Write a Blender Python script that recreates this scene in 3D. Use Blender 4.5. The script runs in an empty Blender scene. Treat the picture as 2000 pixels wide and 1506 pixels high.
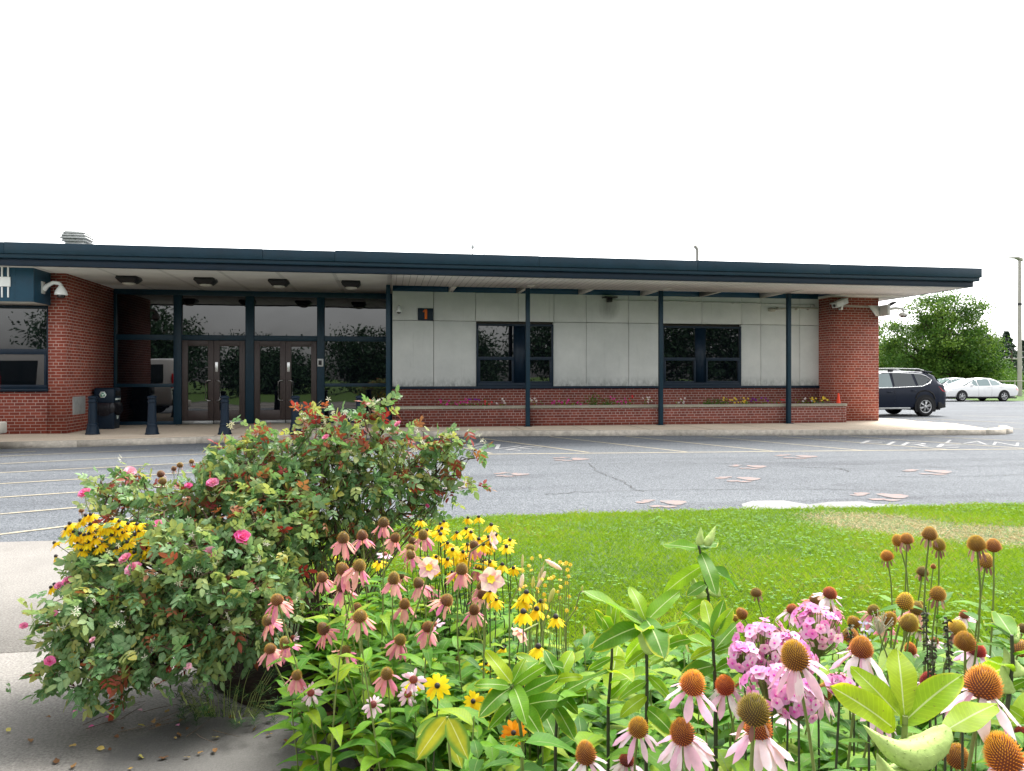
import bpy, math, random
import numpy as np
from mathutils import Vector, Matrix
R = math.radians
random.seed(7); rng = np.random.default_rng(7)
S = bpy.context.scene
COL = S.collection
# ---------------------------------------------------------------- camera
F, CX, HY, EYE = 1450.0, 1000.0, 735.0, 1.4          # focal length and horizon measured in a 2000 px wide frame
ANG = math.atan(245.0 / 1450.0)
ca, sa = math.cos(ANG), math.sin(ANG)
cam = bpy.data.cameras.new("camera"); camo = bpy.data.objects.new("camera", cam); COL.objects.link(camo)
camo.location = (0, 0, EYE); camo.rotation_euler = (R(90), 0, -ANG)
cam.sensor_width = 36; cam.lens = F / 2000 * 36; cam.shift_y = -18 / 2000
cam.clip_start = 0.05; cam.clip_end = 2000
S.camera = camo
# ---------------------------------------------------------------- sky, sun, exposure
SUN_EL, SUN_AZ = R(55), R(42)                         # azimuth from +Y (behind the building) towards +X
wd = bpy.data.worlds.new("World"); S.world = wd; wd.use_nodes = True
nt = wd.node_tree; nt.nodes.clear()
out = nt.nodes.new("ShaderNodeOutputWorld"); bg = nt.nodes.new("ShaderNodeBackground")
sky = nt.nodes.new("ShaderNodeTexSky"); sky.sky_type = 'NISHITA'; sky.sun_disc = False
sky.sun_elevation = SUN_EL; sky.sun_rotation = SUN_AZ; sky.dust_density = 3.0; sky.air_density = 1.0
hs = nt.nodes.new("ShaderNodeHueSaturation"); hs.inputs['Saturation'].default_value = 0.10
tc = nt.nodes.new("ShaderNodeTexCoord"); mp = nt.nodes.new("ShaderNodeMapping"); mp.inputs['Scale'].default_value = (1, 1, 3.2)
nz = nt.nodes.new("ShaderNodeTexNoise"); nz.inputs['Scale'].default_value = 2.1; nz.inputs['Detail'].default_value = 5
mr = nt.nodes.new("ShaderNodeMapRange"); mr.inputs[1].default_value = .3; mr.inputs[2].default_value = .7; mr.inputs[3].default_value = .72; mr.inputs[4].default_value = 1.12
mx = nt.nodes.new("ShaderNodeMix"); mx.data_type = 'RGBA'; mx.blend_type = 'MULTIPLY'; mx.inputs[0].default_value = 1
nt.links.new(sky.outputs[0], hs.inputs['Color']); nt.links.new(tc.outputs['Generated'], mp.inputs[0]); nt.links.new(mp.outputs[0], nz.inputs['Vector'])
nt.links.new(nz.outputs[0], mr.inputs[0]); nt.links.new(hs.outputs[0], mx.inputs[6]); nt.links.new(mr.outputs[0], mx.inputs[7])
nt.links.new(mx.outputs[2], bg.inputs[0]); bg.inputs[1].default_value = 0.13; nt.links.new(bg.outputs[0], out.inputs[0])
sl = bpy.data.lights.new("sun", 'SUN'); so = bpy.data.objects.new("sun", sl); COL.objects.link(so)
sl.energy = 1.5; sl.angle = R(24); sl.color = (1, .96, .9)
sd = Vector((math.sin(SUN_AZ) * math.cos(SUN_EL), math.cos(SUN_AZ) * math.cos(SUN_EL), math.sin(SUN_EL)))
so.rotation_euler = sd.to_track_quat('Z', 'Y').to_euler(); so.location = (0, 0, 40)
vs = S.view_settings; vs.view_transform = 'Standard'; vs.look = 'None'; vs.gamma = 1; vs.use_curve_mapping = False
vs.exposure = 2.12
S.cycles.max_bounces = 8; S.cycles.diffuse_bounces = 4; S.cycles.glossy_bounces = 3; S.cycles.transmission_bounces = 6; S.cycles.transparent_max_bounces = 6
# ---------------------------------------------------------------- helpers
def Wd(px, py, d):                                    # point seen at pixel (px, py) at camera depth d
    k = (px - CX) / F
    return np.array((ca * k * d + sa * d, -sa * k * d + ca * d, EYE + (HY - py) / F * d))
def PY(px, py, Y):                                    # ... on the vertical plane y = Y
    return Wd(px, py, Y / (ca - sa * (px - CX) / F))
def XA(px, Y): return PY(px, HY, Y)[0]
def ZA(px, py, Y): return PY(px, py, Y)[2]
def G(px, py, z=0.0): return Wd(px, py, F * (EYE - z) / (py - HY))
def nrm(v):
    v = np.asarray(v, float); return v / np.maximum(np.linalg.norm(v, axis=-1, keepdims=True), 1e-9)

class MB:
    """collects faces; build() links them as ONE mesh object"""
    def __init__(s): s.v = []; s.f = []; s.c = []; s.t = []; s.n = 0
    def add(s, v, faces, tint=None):
        v = np.asarray(v, float).reshape(-1, 3)
        if isinstance(faces, np.ndarray):
            s.f.append(faces.ravel() + s.n); s.c.append(np.full(len(faces), faces.shape[1]))
        else:
            s.f.append(np.array([i for q in faces for i in q], int) + s.n); s.c.append(np.array([len(q) for q in faces], int))
        s.v.append(v); s.t.append(np.zeros((len(v), 4)) if tint is None else np.asarray(tint, float)); s.n += len(v); return s
    def box(s, x0, y0, z0, x1, y1, z1):
        return s.add([(x0,y0,z0),(x1,y0,z0),(x1,y1,z0),(x0,y1,z0),(x0,y0,z1),(x1,y0,z1),(x1,y1,z1),(x0,y1,z1)],
              [(0,3,2,1),(4,5,6,7),(0,1,5,4),(1,2,6,5),(2,3,7,6),(3,0,4,7)])
    def prism(s, poly, z0, z1):                       # poly counter-clockwise (x, y)
        n = len(poly); v = [(x, y, z0) for x, y in poly] + [(x, y, z1) for x, y in poly]
        return s.add(v, [tuple(range(n))[::-1], tuple(range(n, 2*n))] + [(i, (i+1) % n, n+(i+1) % n, n+i) for i in range(n)])
    def sheet(s, poly, z): return s.add([(x, y, z) for x, y in poly], [tuple(range(len(poly)))])
    def prismY(s, poly, y0, y1):                      # poly (x, z) counter-clockwise seen from -y
        n = len(poly); v = [(x, y0, z) for x, z in poly] + [(x, y1, z) for x, z in poly]
        return s.add(v, [tuple(range(n)), tuple(range(n, 2*n))[::-1]] + [((i+1) % n, i, n+i, n+(i+1) % n) for i in range(n)])
    def tube(s, pts, rad, n=6, tint=None):
        P = np.asarray(pts, float); m = len(P); rad = np.broadcast_to(np.asarray(rad, float), (m,))
        T = nrm(np.gradient(P, axis=0)); a = np.array((0, 0, 1.)) if abs(T[0][2]) < .9 else np.array((1., 0, 0))
        U = nrm(np.cross(T, a)); V = np.cross(T, U)
        th = np.arange(n) * 2 * np.pi / n
        v = P[:, None] + rad[:, None, None] * (U[:, None] * np.cos(th)[None, :, None] + V[:, None] * np.sin(th)[None, :, None])
        i = np.arange(m - 1)[:, None] * n; j = np.arange(n)[None]; j2 = (j + 1) % n
        q = np.stack([i + j, i + j2, i + n + j2, i + n + j], -1).reshape(-1, 4)
        tt = None
        if tint is not None: tt = np.tile(np.asarray(tint, float), (m * n, 1))
        s.add(v.reshape(-1, 3), q, tt)
        s.add(v[[0, -1]].reshape(-1, 3), [tuple(range(n))[::-1] , tuple(range(n, 2*n))], None if tint is None else np.tile(np.asarray(tint, float), (2*n, 1)))
        return s
    def lathe(s, prof, c=(0, 0, 0), n=16, axis=(0, 0, 1), tint=None):
        ax = nrm(axis); a = np.array((1., 0, 0)) if abs(ax[0]) < .8 else np.array((0, 1., 0))
        U = nrm(np.cross(a, ax)); V = np.cross(ax, U); th = np.arange(n) * 2 * np.pi / n
        pr = np.array(prof, float); m = len(pr)
        v = np.asarray(c, float) + pr[:, 0][:, None, None] * (U * np.cos(th)[:, None] + V * np.sin(th)[:, None])[None] + pr[:, 1][:, None, None] * ax
        i = np.arange(m - 1)[:, None] * n; j = np.arange(n)[None]; j2 = (j + 1) % n
        q = np.stack([i + j, i + j2, i + n + j2, i + n + j], -1).reshape(-1, 4)
        s.add(v.reshape(-1, 3), q, None if tint is None else np.tile(np.asarray(tint, float), (m*n, 1))); return s
    def xf(s, M):
        M = np.array(M); s.v = [v @ M[:3, :3].T + M[:3, 3] for v in s.v]; return s
    def build(s, name, mat, parent=None, smooth=False, bevel=0, loc=None):
        me = bpy.data.meshes.new(name)
        v = np.concatenate(s.v); f = np.concatenate(s.f); c = np.concatenate(s.c); t = np.concatenate(s.t)
        if loc is not None: v = v - np.asarray(loc, float)
        me.vertices.add(len(v)); me.vertices.foreach_set("co", v.ravel().astype(np.float32))
        me.loops.add(len(f)); me.loops.foreach_set("vertex_index", f.astype(np.int32))
        me.polygons.add(len(c)); me.polygons.foreach_set("loop_start", np.concatenate([[0], np.cumsum(c)[:-1]]).astype(np.int32))
        if smooth: me.polygons.foreach_set("use_smooth", np.ones(len(c), bool))
        me.update(calc_edges=True)
        if t.any():
            a = me.attributes.new("tint", 'FLOAT_COLOR', 'POINT'); a.data.foreach_set("color", t.ravel().astype(np.float32))
        me.validate()
        me.materials.append(mat)
        o = bpy.data.objects.new(name, me); COL.objects.link(o)
        if loc is not None: o.location = loc
        if parent is not None:
            o.parent = parent
            w = Vector((0, 0, 0)); p = parent
            while p is not None: w += Vector(p.location); p = p.parent
            o.location = (-w if loc is None else Vector(loc) - w)
        if bevel:
            b = o.modifiers.new("bevel", 'BEVEL'); b.width = bevel; b.segments = 2; b.limit_method = 'ANGLE'; b.angle_limit = R(40)
        return o
def tag(o, label=None, cat=None, group=None, kind=None):
    if label: o["label"] = label
    if cat: o["category"] = cat
    if group: o["group"] = group
    if kind: o["kind"] = kind
    return o
def thing(name, loc, label, cat, group=None):
    o = bpy.data.objects.new(name, None); COL.objects.link(o); o.location = tuple(float(q) for q in loc); o.empty_display_size = .1
    return tag(o, label, cat, group)
def struct(o): o["kind"] = "structure"; return o
def copy_tree(o, loc=None, parent=None):
    c = o.copy(); COL.objects.link(c)
    if parent is not None: c.parent = parent
    if loc is not None: c.location = loc
    for ch in list(o.children): copy_tree(ch, None, c)
    return c
ORD = "first second third fourth fifth sixth seventh eighth ninth tenth eleventh twelfth thirteenth fourteenth fifteenth".split()
# ---------------------------------------------------------------- materials
def lk(t, a, b): t.links.new(a, b)
def base_mat(name):
    m = bpy.data.materials.new(name); m.use_nodes = True; t = m.node_tree; return m, t, t.nodes["Principled BSDF"]
def pos_node(t):
    return t.nodes.new("ShaderNodeNewGeometry").outputs['Position']
def noise(t, vec, scale, detail=4, rough=.6, sc=None):
    if sc is not None:
        mm = t.nodes.new("ShaderNodeMapping"); mm.inputs['Scale'].default_value = sc; lk(t, vec, mm.inputs[0]); vec = mm.outputs[0]
    n = t.nodes.new("ShaderNodeTexNoise"); n.inputs['Scale'].default_value = scale; n.inputs['Detail'].default_value = detail; n.inputs['Roughness'].default_value = rough
    lk(t, vec, n.inputs['Vector']); return n.outputs[0]
def ramp(t, fac, stops, mode='LINEAR'):
    r = t.nodes.new("ShaderNodeValToRGB"); e = r.color_ramp.elements; r.color_ramp.interpolation = mode
    while len(e) < len(stops): e.new(.5)
    for q, (p, c) in zip(e, stops): q.position = p; q.color = (*c, 1) if len(c) == 3 else c
    lk(t, fac, r.inputs[0]); return r.outputs[0]
def mixc(t, fac, a, b, mode='MIX'):
    n = t.nodes.new("ShaderNodeMix"); n.data_type = 'RGBA'; n.blend_type = mode
    for s_, v in ((0, fac), (6, a), (7, b)):
        if isinstance(v, (int, float)): n.inputs[s_].default_value = v if s_ == 0 else (v, v, v, 1)
        elif isinstance(v, tuple): n.inputs[s_].default_value = (*v, 1)
        else: lk(t, v, n.inputs[s_])
    return n.outputs[2]
def math_(t, op, a, b=0.0, c=0.0):
    n = t.nodes.new("ShaderNodeMath"); n.operation = op
    for i, v in enumerate((a, b, c)):
        if isinstance(v, (int, float)): n.inputs[i].default_value = v
        else: lk(t, v, n.inputs[i])
    return n.outputs[0]
def bumpn(t, b, h, strength=.3, dist=.01):
    n = t.nodes.new("ShaderNodeBump"); n.inputs['Strength'].default_value = strength; n.inputs['Distance'].default_value = dist
    lk(t, h, n.inputs['Height']); lk(t, n.outputs[0], b.inputs['Normal'])
def M(name, col, rough=.55, metal=0, var=.12, scale=6, bump=0, bscale=80, spec=.3, coat=0, ior=None, sc=None):
    m, t, b = base_mat(name); p = pos_node(t)
    n = noise(t, p, scale, 5, .65, sc)
    lo = tuple(c * (1 - var) for c in col); hi = tuple(min(1, c * (1 + var)) for c in col)
    lk(t, ramp(t, n, [(.3, lo), (.7, hi)]), b.inputs['Base Color'])
    lk(t, ramp(t, n, [(.3, (rough * .85,) * 3), (.7, (min(1, rough * 1.12),) * 3)]), b.inputs['Roughness'])
    b.inputs['Metallic'].default_value = metal; b.inputs['Specular IOR Level'].default_value = spec; b.inputs['Coat Weight'].default_value = coat
    b.inputs['Coat Roughness'].default_value = .05
    if ior: b.inputs['IOR'].default_value = ior
    if bump: bumpn(t, b, noise(t, p, bscale, 3), bump, .004)
    return m
def leaf_mat(name, stops, rib=None, ribw=.07, edge=None, edge0=.55, tip=None, transl=.32, rough=.55, spots=0, spec=.18, vein=0.0):
    """colour from the per-leaf attribute: R random, G along, B across (0 rib .. 1 margin), A random 2"""
    m, t, b = base_mat(name)
    at = t.nodes.new("ShaderNodeAttribute"); at.attribute_name = "tint"
    sp = t.nodes.new("ShaderNodeSeparateColor"); lk(t, at.outputs['Color'], sp.inputs[0])
    c = ramp(t, sp.outputs[0], stops)
    p = pos_node(t)
    c = mixc(t, .5, c, ramp(t, noise(t, p, 45, 3), [(.3, (.55, .55, .55)), (.7, (1, 1, 1))]), 'MULTIPLY')
    if vein:
        w = math_(t, 'SINE', math_(t, 'MULTIPLY', math_(t, 'SUBTRACT', sp.outputs[1], math_(t, 'MULTIPLY', sp.outputs[2], .12)), 95.0))
        c = mixc(t, math_(t, 'MULTIPLY', math_(t, 'GREATER_THAN', w, .82), vein), c, mixc(t, 1.0, c, (1.9, 1.8, 1.6), 'MULTIPLY'))
    if edge is not None:
        e = math_(t, 'ADD', sp.outputs[2], math_(t, 'MULTIPLY', noise(t, p, 30, 3), .5))
        e = math_(t, 'ADD', e, math_(t, 'MULTIPLY', math_(t, 'POWER', sp.outputs[1], 4.0), .45))
        fac = ramp(t, e, [(0, (0, 0, 0)), (min(.98, (edge0 + .55) / 1.9), (0, 0, 0)), (min(1, (edge0 + .95) / 1.9), (1, 1, 1))])
        mul = t.nodes.new("ShaderNodeMath"); mul.operation = 'MULTIPLY'; mul.inputs[1].default_value = 1 / 1.9
        lk(t, e, mul.inputs[0]); lk(t, mul.outputs[0], fac.node.inputs[0])
        sel = math_(t, 'MULTIPLY', fac, math_(t, 'GREATER_THAN', at.outputs['Alpha'], .35))
        c = mixc(t, sel, c, edge)
    if spots:
        c = mixc(t, math_(t, 'MULTIPLY', ramp(t, noise(t, p, 170, 2, .8), [(.66, (0, 0, 0)), (.72, (1, 1, 1))]), spots), c, (.16, .12, .03))
        c = mixc(t, ramp(t, noise(t, p, 14, 4, .7), [(.56, (0, 0, 0)), (.80, (.55, .55, .55))]), c, (.34, .38, .03))
    if rib is not None:
        fac = math_(t, 'LESS_THAN', sp.outputs[2], ribw); c = mixc(t, math_(t, 'MULTIPLY', fac, .8), c, rib)
    if tip is not None:
        c = mixc(t, ramp(t, sp.outputs[1], [(.5, (0, 0, 0)), (.95, (1, 1, 1))]), c, tip)
    lk(t, c, b.inputs['Base Color']); b.inputs['Roughness'].default_value = rough; b.inputs['Specular IOR Level'].default_value = spec
    tr = t.nodes.new("ShaderNodeBsdfTranslucent"); lk(t, mixc(t, 1.0, c, (1.3, 1.25, .8), 'MULTIPLY'), tr.inputs[0])
    ms = t.nodes.new("ShaderNodeMixShader"); ms.inputs[0].default_value = transl
    lk(t, b.outputs[0], ms.inputs[1]); lk(t, tr.outputs[0], ms.inputs[2]); lk(t, ms.outputs[0], t.nodes["Material Output"].inputs[0])
    return m
def brick_mat(name, c1, c2, mort):
    m, t, b = base_mat(name)
    g = t.nodes.new("ShaderNodeNewGeometry"); sp = t.nodes.new("ShaderNodeSeparateXYZ"); lk(t, g.outputs['Position'], sp.inputs[0])
    sn = t.nodes.new("ShaderNodeSeparateXYZ"); lk(t, g.outputs['True Normal'], sn.inputs[0])
    f = math_(t, 'GREATER_THAN', math_(t, 'ABSOLUTE', sn.outputs[0]), .6)
    u = math_(t, 'ADD', math_(t, 'MULTIPLY', sp.outputs[1], f), math_(t, 'MULTIPLY', sp.outputs[0], math_(t, 'SUBTRACT', 1.0, f)))
    cb = t.nodes.new("ShaderNodeCombineXYZ"); lk(t, u, cb.inputs[0]); lk(t, math_(t, 'ADD', sp.outputs[2], .012), cb.inputs[1])
    br = t.nodes.new("ShaderNodeTexBrick"); lk(t, cb.outputs[0], br.inputs[0])
    br.inputs['Scale'].default_value = 1; br.inputs['Brick Width'].default_value = .213; br.inputs['Row Height'].default_value = .0690
    br.inputs['Mortar Size'].default_value = .0062; br.inputs['Mortar Smooth'].default_value = .2; br.inputs['Bias'].default_value = 0
    br.squash = .5; br.squash_frequency = 6; br.offset = .5
    br.inputs['Color1'].default_value = (*c1, 1); br.inputs['Color2'].default_value = (*c2, 1); br.inputs['Mortar'].default_value = (*mort, 1)
    p = g.outputs['Position']
    c = mixc(t, .55, br.outputs[0], ramp(t, noise(t, p, 2.2, 6, .7), [(.3, (.62, .6, .6)), (.7, (1.1, 1.1, 1.1))]), 'MULTIPLY')
    c = mixc(t, .5, c, ramp(t, noise(t, p, 40, 3), [(.3, (.7, .7, .7)), (.7, (1.1, 1.1, 1.1))]), 'MULTIPLY')
    # white efflorescence in patches
    c = mixc(t, ramp(t, noise(t, p, 1.7, 6, .75), [(.66, (0, 0, 0)), (.8, (.5, .5, .5))]), c, (.5, .42, .38))
    lk(t, c, b.inputs['Base Color']); b.inputs['Roughness'].default_value = .85; b.inputs['Specular IOR Level'].default_value = .12
    bumpn(t, b, math_(t, 'ADD', math_(t, 'MULTIPLY', br.outputs[1], -1.0), math_(t, 'MULTIPLY', noise(t, p, 120, 3), .4)), .6, .006)
    return m
mt = {}
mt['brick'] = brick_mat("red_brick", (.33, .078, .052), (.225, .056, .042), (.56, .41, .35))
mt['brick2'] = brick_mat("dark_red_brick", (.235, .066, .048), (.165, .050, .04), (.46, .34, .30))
mt['navy'] = M("navy_painted_metal", (.006, .026, .044), .42, 0, .15, 3, spec=.25)
mt['navy2'] = M("dark_navy_metal", (.005, .015, .030), .45, 0, .15, 3, spec=.25)
mt['blue'] = M("blue_painted_fascia", (.012, .055, .095), .5, 0, .15, 3)
mt['bronze'] = M("bronze_door_metal", (.050, .038, .036), .4, .2, .1, 6)
mt['steel'] = M("brushed_steel", (.55, .55, .54), .3, .9, .1, 20)
mt['alu'] = M("weathered_aluminium", (.45, .46, .45), .5, .4, .2, 8)
mt['white'] = M("white_enamel", (.78, .79, .78), .35, 0, .04, 8)
mt['offwhite'] = M("pale_housing", (.55, .56, .54), .45, 0, .08, 8)
mt['black'] = M("black_housing", (.012, .012, .014), .4, 0, .2, 10)
mt['lens'] = M("frosted_lens", (.45, .43, .38), .3, 0, .08, 10)
mt['orange'] = M("orange_letter", (.75, .16, .03), .5, 0, .06, 10)
mt['cone'] = M("orange_plastic", (.80, .07, .03), .45, 0, .08, 10)
mt['soil'] = M("dark_mulch", (.022, .016, .012), .95, 0, .5, 30, .9, 50, spec=.03)
mt['bark'] = M("grey_bark", (.075, .055, .042), .9, 0, .35, 14, .5, 60)
mt['cane'] = M("rose_cane", (.085, .06, .035), .8, 0, .4, 30)
mt['stem'] = M("green_stem", (.16, .20, .055), .6, 0, .25, 30)
mt['stemd'] = M("dark_stem", (.045, .05, .025), .6, 0, .3, 30)
mt['rubber'] = M("black_rubber", (.012, .012, .013), .75, 0, .2, 20)
mt['rim'] = M("alloy_rim", (.6, .6, .6), .3, .8, .1, 20)
mt['carnavy'] = M("navy_car_paint", (.004, .008, .022), .35, 0, .05, 3, spec=.22, coat=.05)
mt['carwhite'] = M("white_car_paint", (.80, .80, .79), .3, 0, .03, 3, coat=1)
mt['carsilver'] = M("silver_car_paint", (.50, .53, .54), .3, .3, .03, 3, coat=1)
mt['tail'] = M("red_lamp_glass", (.7, .015, .025), .25, 0, .05, 8)
mt['chrome'] = M("chrome_trim", (.7, .7, .7), .2, .9, .05, 8)
mt['curb'] = M("kerb_concrete", (.42, .38, .32), .9, 0, .3, 9, .8, 40)
def worn(name, col, wear):
    m, t, b = base_mat(name); p = pos_node(t)
    n = math_(t, 'ADD', math_(t, 'MULTIPLY', noise(t, p, 9, 5, .8), .6), math_(t, 'MULTIPLY', noise(t, p, 75, 3, .8), .6))
    f = ramp(t, n, [(wear - .05, (0, 0, 0)), (wear + .06, (1, 1, 1))])
    c = mixc(t, f, ramp(t, noise(t, p, 180, 2), [(.3, (.07, .072, .078)), (.7, (.18, .185, .19))]), col)
    lk(t, c, b.inputs['Base Color']); b.inputs['Roughness'].default_value = .88; return m
mt['paintw'] = worn("worn_white_paint", (.34, .34, .335), .54)
mt['yellow'] = worn("worn_yellow_paint", (.31, .275, .195), .53)
mt['pawpaint'] = worn("faded_orange_paint", (.26, .155, .125), .615)
mt['galv'] = M("galvanised_pole", (.36, .34, .30), .6, .1, .12, 4)
def glass_mat(name, col, ior):
    m, t, b = base_mat(name); p = pos_node(t)
    b.inputs['Base Color'].default_value = (*col, 1); b.inputs['Roughness'].default_value = .012; b.inputs['IOR'].default_value = ior
    n = noise(t, p, .9, 2); bumpn(t, b, n, .05, .05)
    return m
mt['glass'] = glass_mat("tinted_glass", (.003, .004, .006), 1.88)
mt['carglass'] = glass_mat("car_glass", (.02, .03, .032), 1.7)
mt['carglass2'] = glass_mat("pale_car_glass", (.16, .22, .22), 1.8)
# concrete panels with streaks
def panel_mat():
    m, t, b = base_mat("precast_concrete"); p = pos_node(t)
    c = ramp(t, noise(t, p, 1.1, 6, .65), [(.3, (.50, .515, .50)), (.7, (.63, .64, .62))])
    c = mixc(t, .6, c, ramp(t, noise(t, p, 150, 2), [(.3, (.8, .8, .8)), (.7, (1.05, 1.05, 1.05))]), 'MULTIPLY')
    st = noise(t, p, 5, 5, .7, (1.6, 1, .10))
    sp = t.nodes.new("ShaderNodeSeparateXYZ"); lk(t, p, sp.inputs[0])
    low = ramp(t, sp.outputs[2], [(0, (0, 0, 0)), (1, (1, 1, 1))]); low.node.color_ramp.elements[0].position = 0
    z = math_(t, 'SUBTRACT', sp.outputs[2], 1.1)
    damp = math_(t, 'MULTIPLY', math_(t, 'SUBTRACT', noise(t, p, 9, 5, .75, (1, 1, .5)), .38), math_(t, 'SUBTRACT', 1.0, math_(t, 'MINIMUM', math_(t, 'MULTIPLY', z, 3.2), 1.0)))
    damp = math_(t, 'MINIMUM', math_(t, 'MAXIMUM', math_(t, 'MULTIPLY', damp, 3.2), 0.0), .7)
    c = mixc(t, damp, c, (.13, .14, .13))
    c = mixc(t, ramp(t, st, [(.60, (0, 0, 0)), (.80, (.40, .40, .40))]), c, (.22, .235, .22))
    # soot under the flood lamp
    dx = math_(t, 'SUBTRACT', sp.outputs[0], LAMPX); dz = math_(t, 'SUBTRACT', sp.outputs[2], 3.30)
    rr = math_(t, 'ADD', math_(t, 'MULTIPLY', math_(t, 'MULTIPLY', dx, dx), 9.0), math_(t, 'MULTIPLY', math_(t, 'MULTIPLY', dz, dz), 7.0))
    soot = math_(t, 'MULTIPLY', math_(t, 'MAXIMUM', math_(t, 'SUBTRACT', 1.0, rr), 0.0), math_(t, 'MULTIPLY', noise(t, p, 7, 4, .7, (2, 1, .3)), .9))
    c = mixc(t, soot, c, (.07, .075, .07))
    lk(t, c, b.inputs['Base Color']); b.inputs['Roughness'].default_value = .9; bumpn(t, b, noise(t, p, 90, 3), .3, .004); return m
LAMPX = XA(1189, 19.9)
mt['panel'] = panel_mat()
def soffit_mat(name, col, pitch, lines=.5):
    m, t, b = base_mat(name); p = pos_node(t); sp = t.nodes.new("ShaderNodeSeparateXYZ"); lk(t, p, sp.inputs[0])
    fr = math_(t, 'FRACT', math_(t, 'DIVIDE', math_(t, 'ADD', sp.outputs[0], 50.0), pitch))
    groove = math_(t, 'LESS_THAN', fr, .07)
    c = ramp(t, noise(t, p, .8, 5, .6), [(.3, tuple(q * .82 for q in col)), (.7, tuple(q * 1.08 for q in col))])
    c = mixc(t, math_(t, 'MULTIPLY', groove, lines), c, (.05, .045, .04))
    lk(t, c, b.inputs['Base Color']); b.inputs['Roughness'].default_value = .7; bumpn(t, b, math_(t, 'MULTIPLY', groove, -1.0), .5, .01); return m
mt['soffit'] = soffit_mat("soffit_boards", (.56, .52, .48), .155, .75)
mt['soffit2'] = soffit_mat("smooth_soffit", (.50, .47, .43), 1.22, .25)
def asphalt_mat():
    m, t, b = base_mat("worn_asphalt"); p = pos_node(t)
    vo = t.nodes.new("ShaderNodeTexVoronoi"); vo.inputs['Scale'].default_value = 95; lk(t, p, vo.inputs['Vector'])
    bw = t.nodes.new("ShaderNodeRGBToBW"); lk(t, vo.outputs['Color'], bw.inputs[0])
    c = ramp(t, bw.outputs[0], [(.15, (.052, .060, .067)), (.5, (.108, .119, .131)), (.85, (.20, .213, .225))])
    c = mixc(t, 1.0, c, ramp(t, noise(t, p, 180, 2), [(.35, (.62, .62, .62)), (.7, (1.25, 1.25, 1.25))]), 'MULTIPLY')
    c = mixc(t, 1.0, c, ramp(t, noise(t, p, .35, 5, .6, (.35, 1, 1)), [(.3, (.80, .80, .82)), (.7, (1.15, 1.15, 1.15))]), 'MULTIPLY')
    # dark tyre-worn streaks along the drive
    c = mixc(t, 1.0, c, ramp(t, noise(t, p, 1.0, 4, .6, (.12, 1.6, 1)), [(.32, (.72, .72, .74)), (.5, (1, 1, 1))]), 'MULTIPLY')
    c = mixc(t, ramp(t, noise(t, p, .9, 6, .7), [(.68, (0, 0, 0)), (.74, (.4, .4, .4))]), c, (.26, .26, .25))
    c = mixc(t, 1.0, c, ramp(t, noise(t, p, .55, 6, .72), [(.56, (1, 1, 1)), (.72, (.70, .70, .71))]), 'MULTIPLY')
    c = mixc(t, 1.0, c, ramp(t, noise(t, p, 2.4, 4, .8), [(.66, (1, 1, 1)), (.76, (.55, .55, .55))]), 'MULTIPLY')
    lk(t, c, b.inputs['Base Color']); b.inputs['Roughness'].default_value = .88; b.inputs['Specular IOR Level'].default_value = .25; bumpn(t, b, bw.outputs[0], .5, .006); return m
mt['asphalt'] = asphalt_mat()
def concrete_mat(name, lo, hi, grain, stain, painted_shade=None, gc=(.62, 1.18)):
    m, t, b = base_mat(name); p = pos_node(t)
    c = ramp(t, noise(t, p, .9, 6, .65), [(.3, lo), (.7, hi)])
    g1 = noise(t, p, grain, 3, .7)
    c = mixc(t, .8, c, ramp(t, g1, [(.3, (gc[0], gc[0] * .97, gc[0] * .93)), (.7, (gc[1],) * 3)]), 'MULTIPLY')
    c = mixc(t, ramp(t, noise(t, p, 2.2, 6, .75), [(.58, (0, 0, 0)), (.75, (.45, .45, .45))]), c, stain)
    if painted_shade:                                           # shade beside the bed, painted as a dark patch in the slab colour
        sp = t.nodes.new("ShaderNodeSeparateXYZ"); lk(t, p, sp.inputs[0]); cx, cy, rx, ry = painted_shade
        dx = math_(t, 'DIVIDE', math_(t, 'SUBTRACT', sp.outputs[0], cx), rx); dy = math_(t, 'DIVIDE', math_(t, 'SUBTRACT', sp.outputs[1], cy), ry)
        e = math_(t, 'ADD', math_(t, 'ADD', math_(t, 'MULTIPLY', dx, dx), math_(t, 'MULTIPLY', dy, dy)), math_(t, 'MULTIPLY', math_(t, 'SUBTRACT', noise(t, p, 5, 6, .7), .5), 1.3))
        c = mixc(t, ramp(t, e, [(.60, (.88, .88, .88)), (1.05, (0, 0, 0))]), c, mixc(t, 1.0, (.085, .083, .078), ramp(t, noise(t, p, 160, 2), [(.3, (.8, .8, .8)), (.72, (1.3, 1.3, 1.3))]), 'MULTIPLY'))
    lk(t, c, b.inputs['Base Color']); b.inputs['Roughness'].default_value = .92; bumpn(t, b, g1, .5, .005); return m
mt['walk'] = concrete_mat("brushed_concrete", (.165, .156, .143), (.23, .218, .20), 90, (.12, .11, .095), painted_shade=(G(560, 1480)[0], G(560, 1480)[1] - .10, .80, .78), gc=(.38, 1.35))
mt['slabd'] = concrete_mat("dark_slab", (.17, .165, .155), (.23, .22, .205), 80, (.10, .095, .085))
mt['sidewalk'] = concrete_mat("tan_sidewalk", (.54, .45, .345), (.66, .56, .44), 60, (.34, .29, .22))
mt['pale'] = concrete_mat("pale_sand", (.19, .193, .195), (.27, .273, .275), 120, (.15, .15, .15))
mt['coping'] = concrete_mat("mossy_coping", (.22, .205, .16), (.36, .335, .27), 40, (.05, .055, .038))
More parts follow.
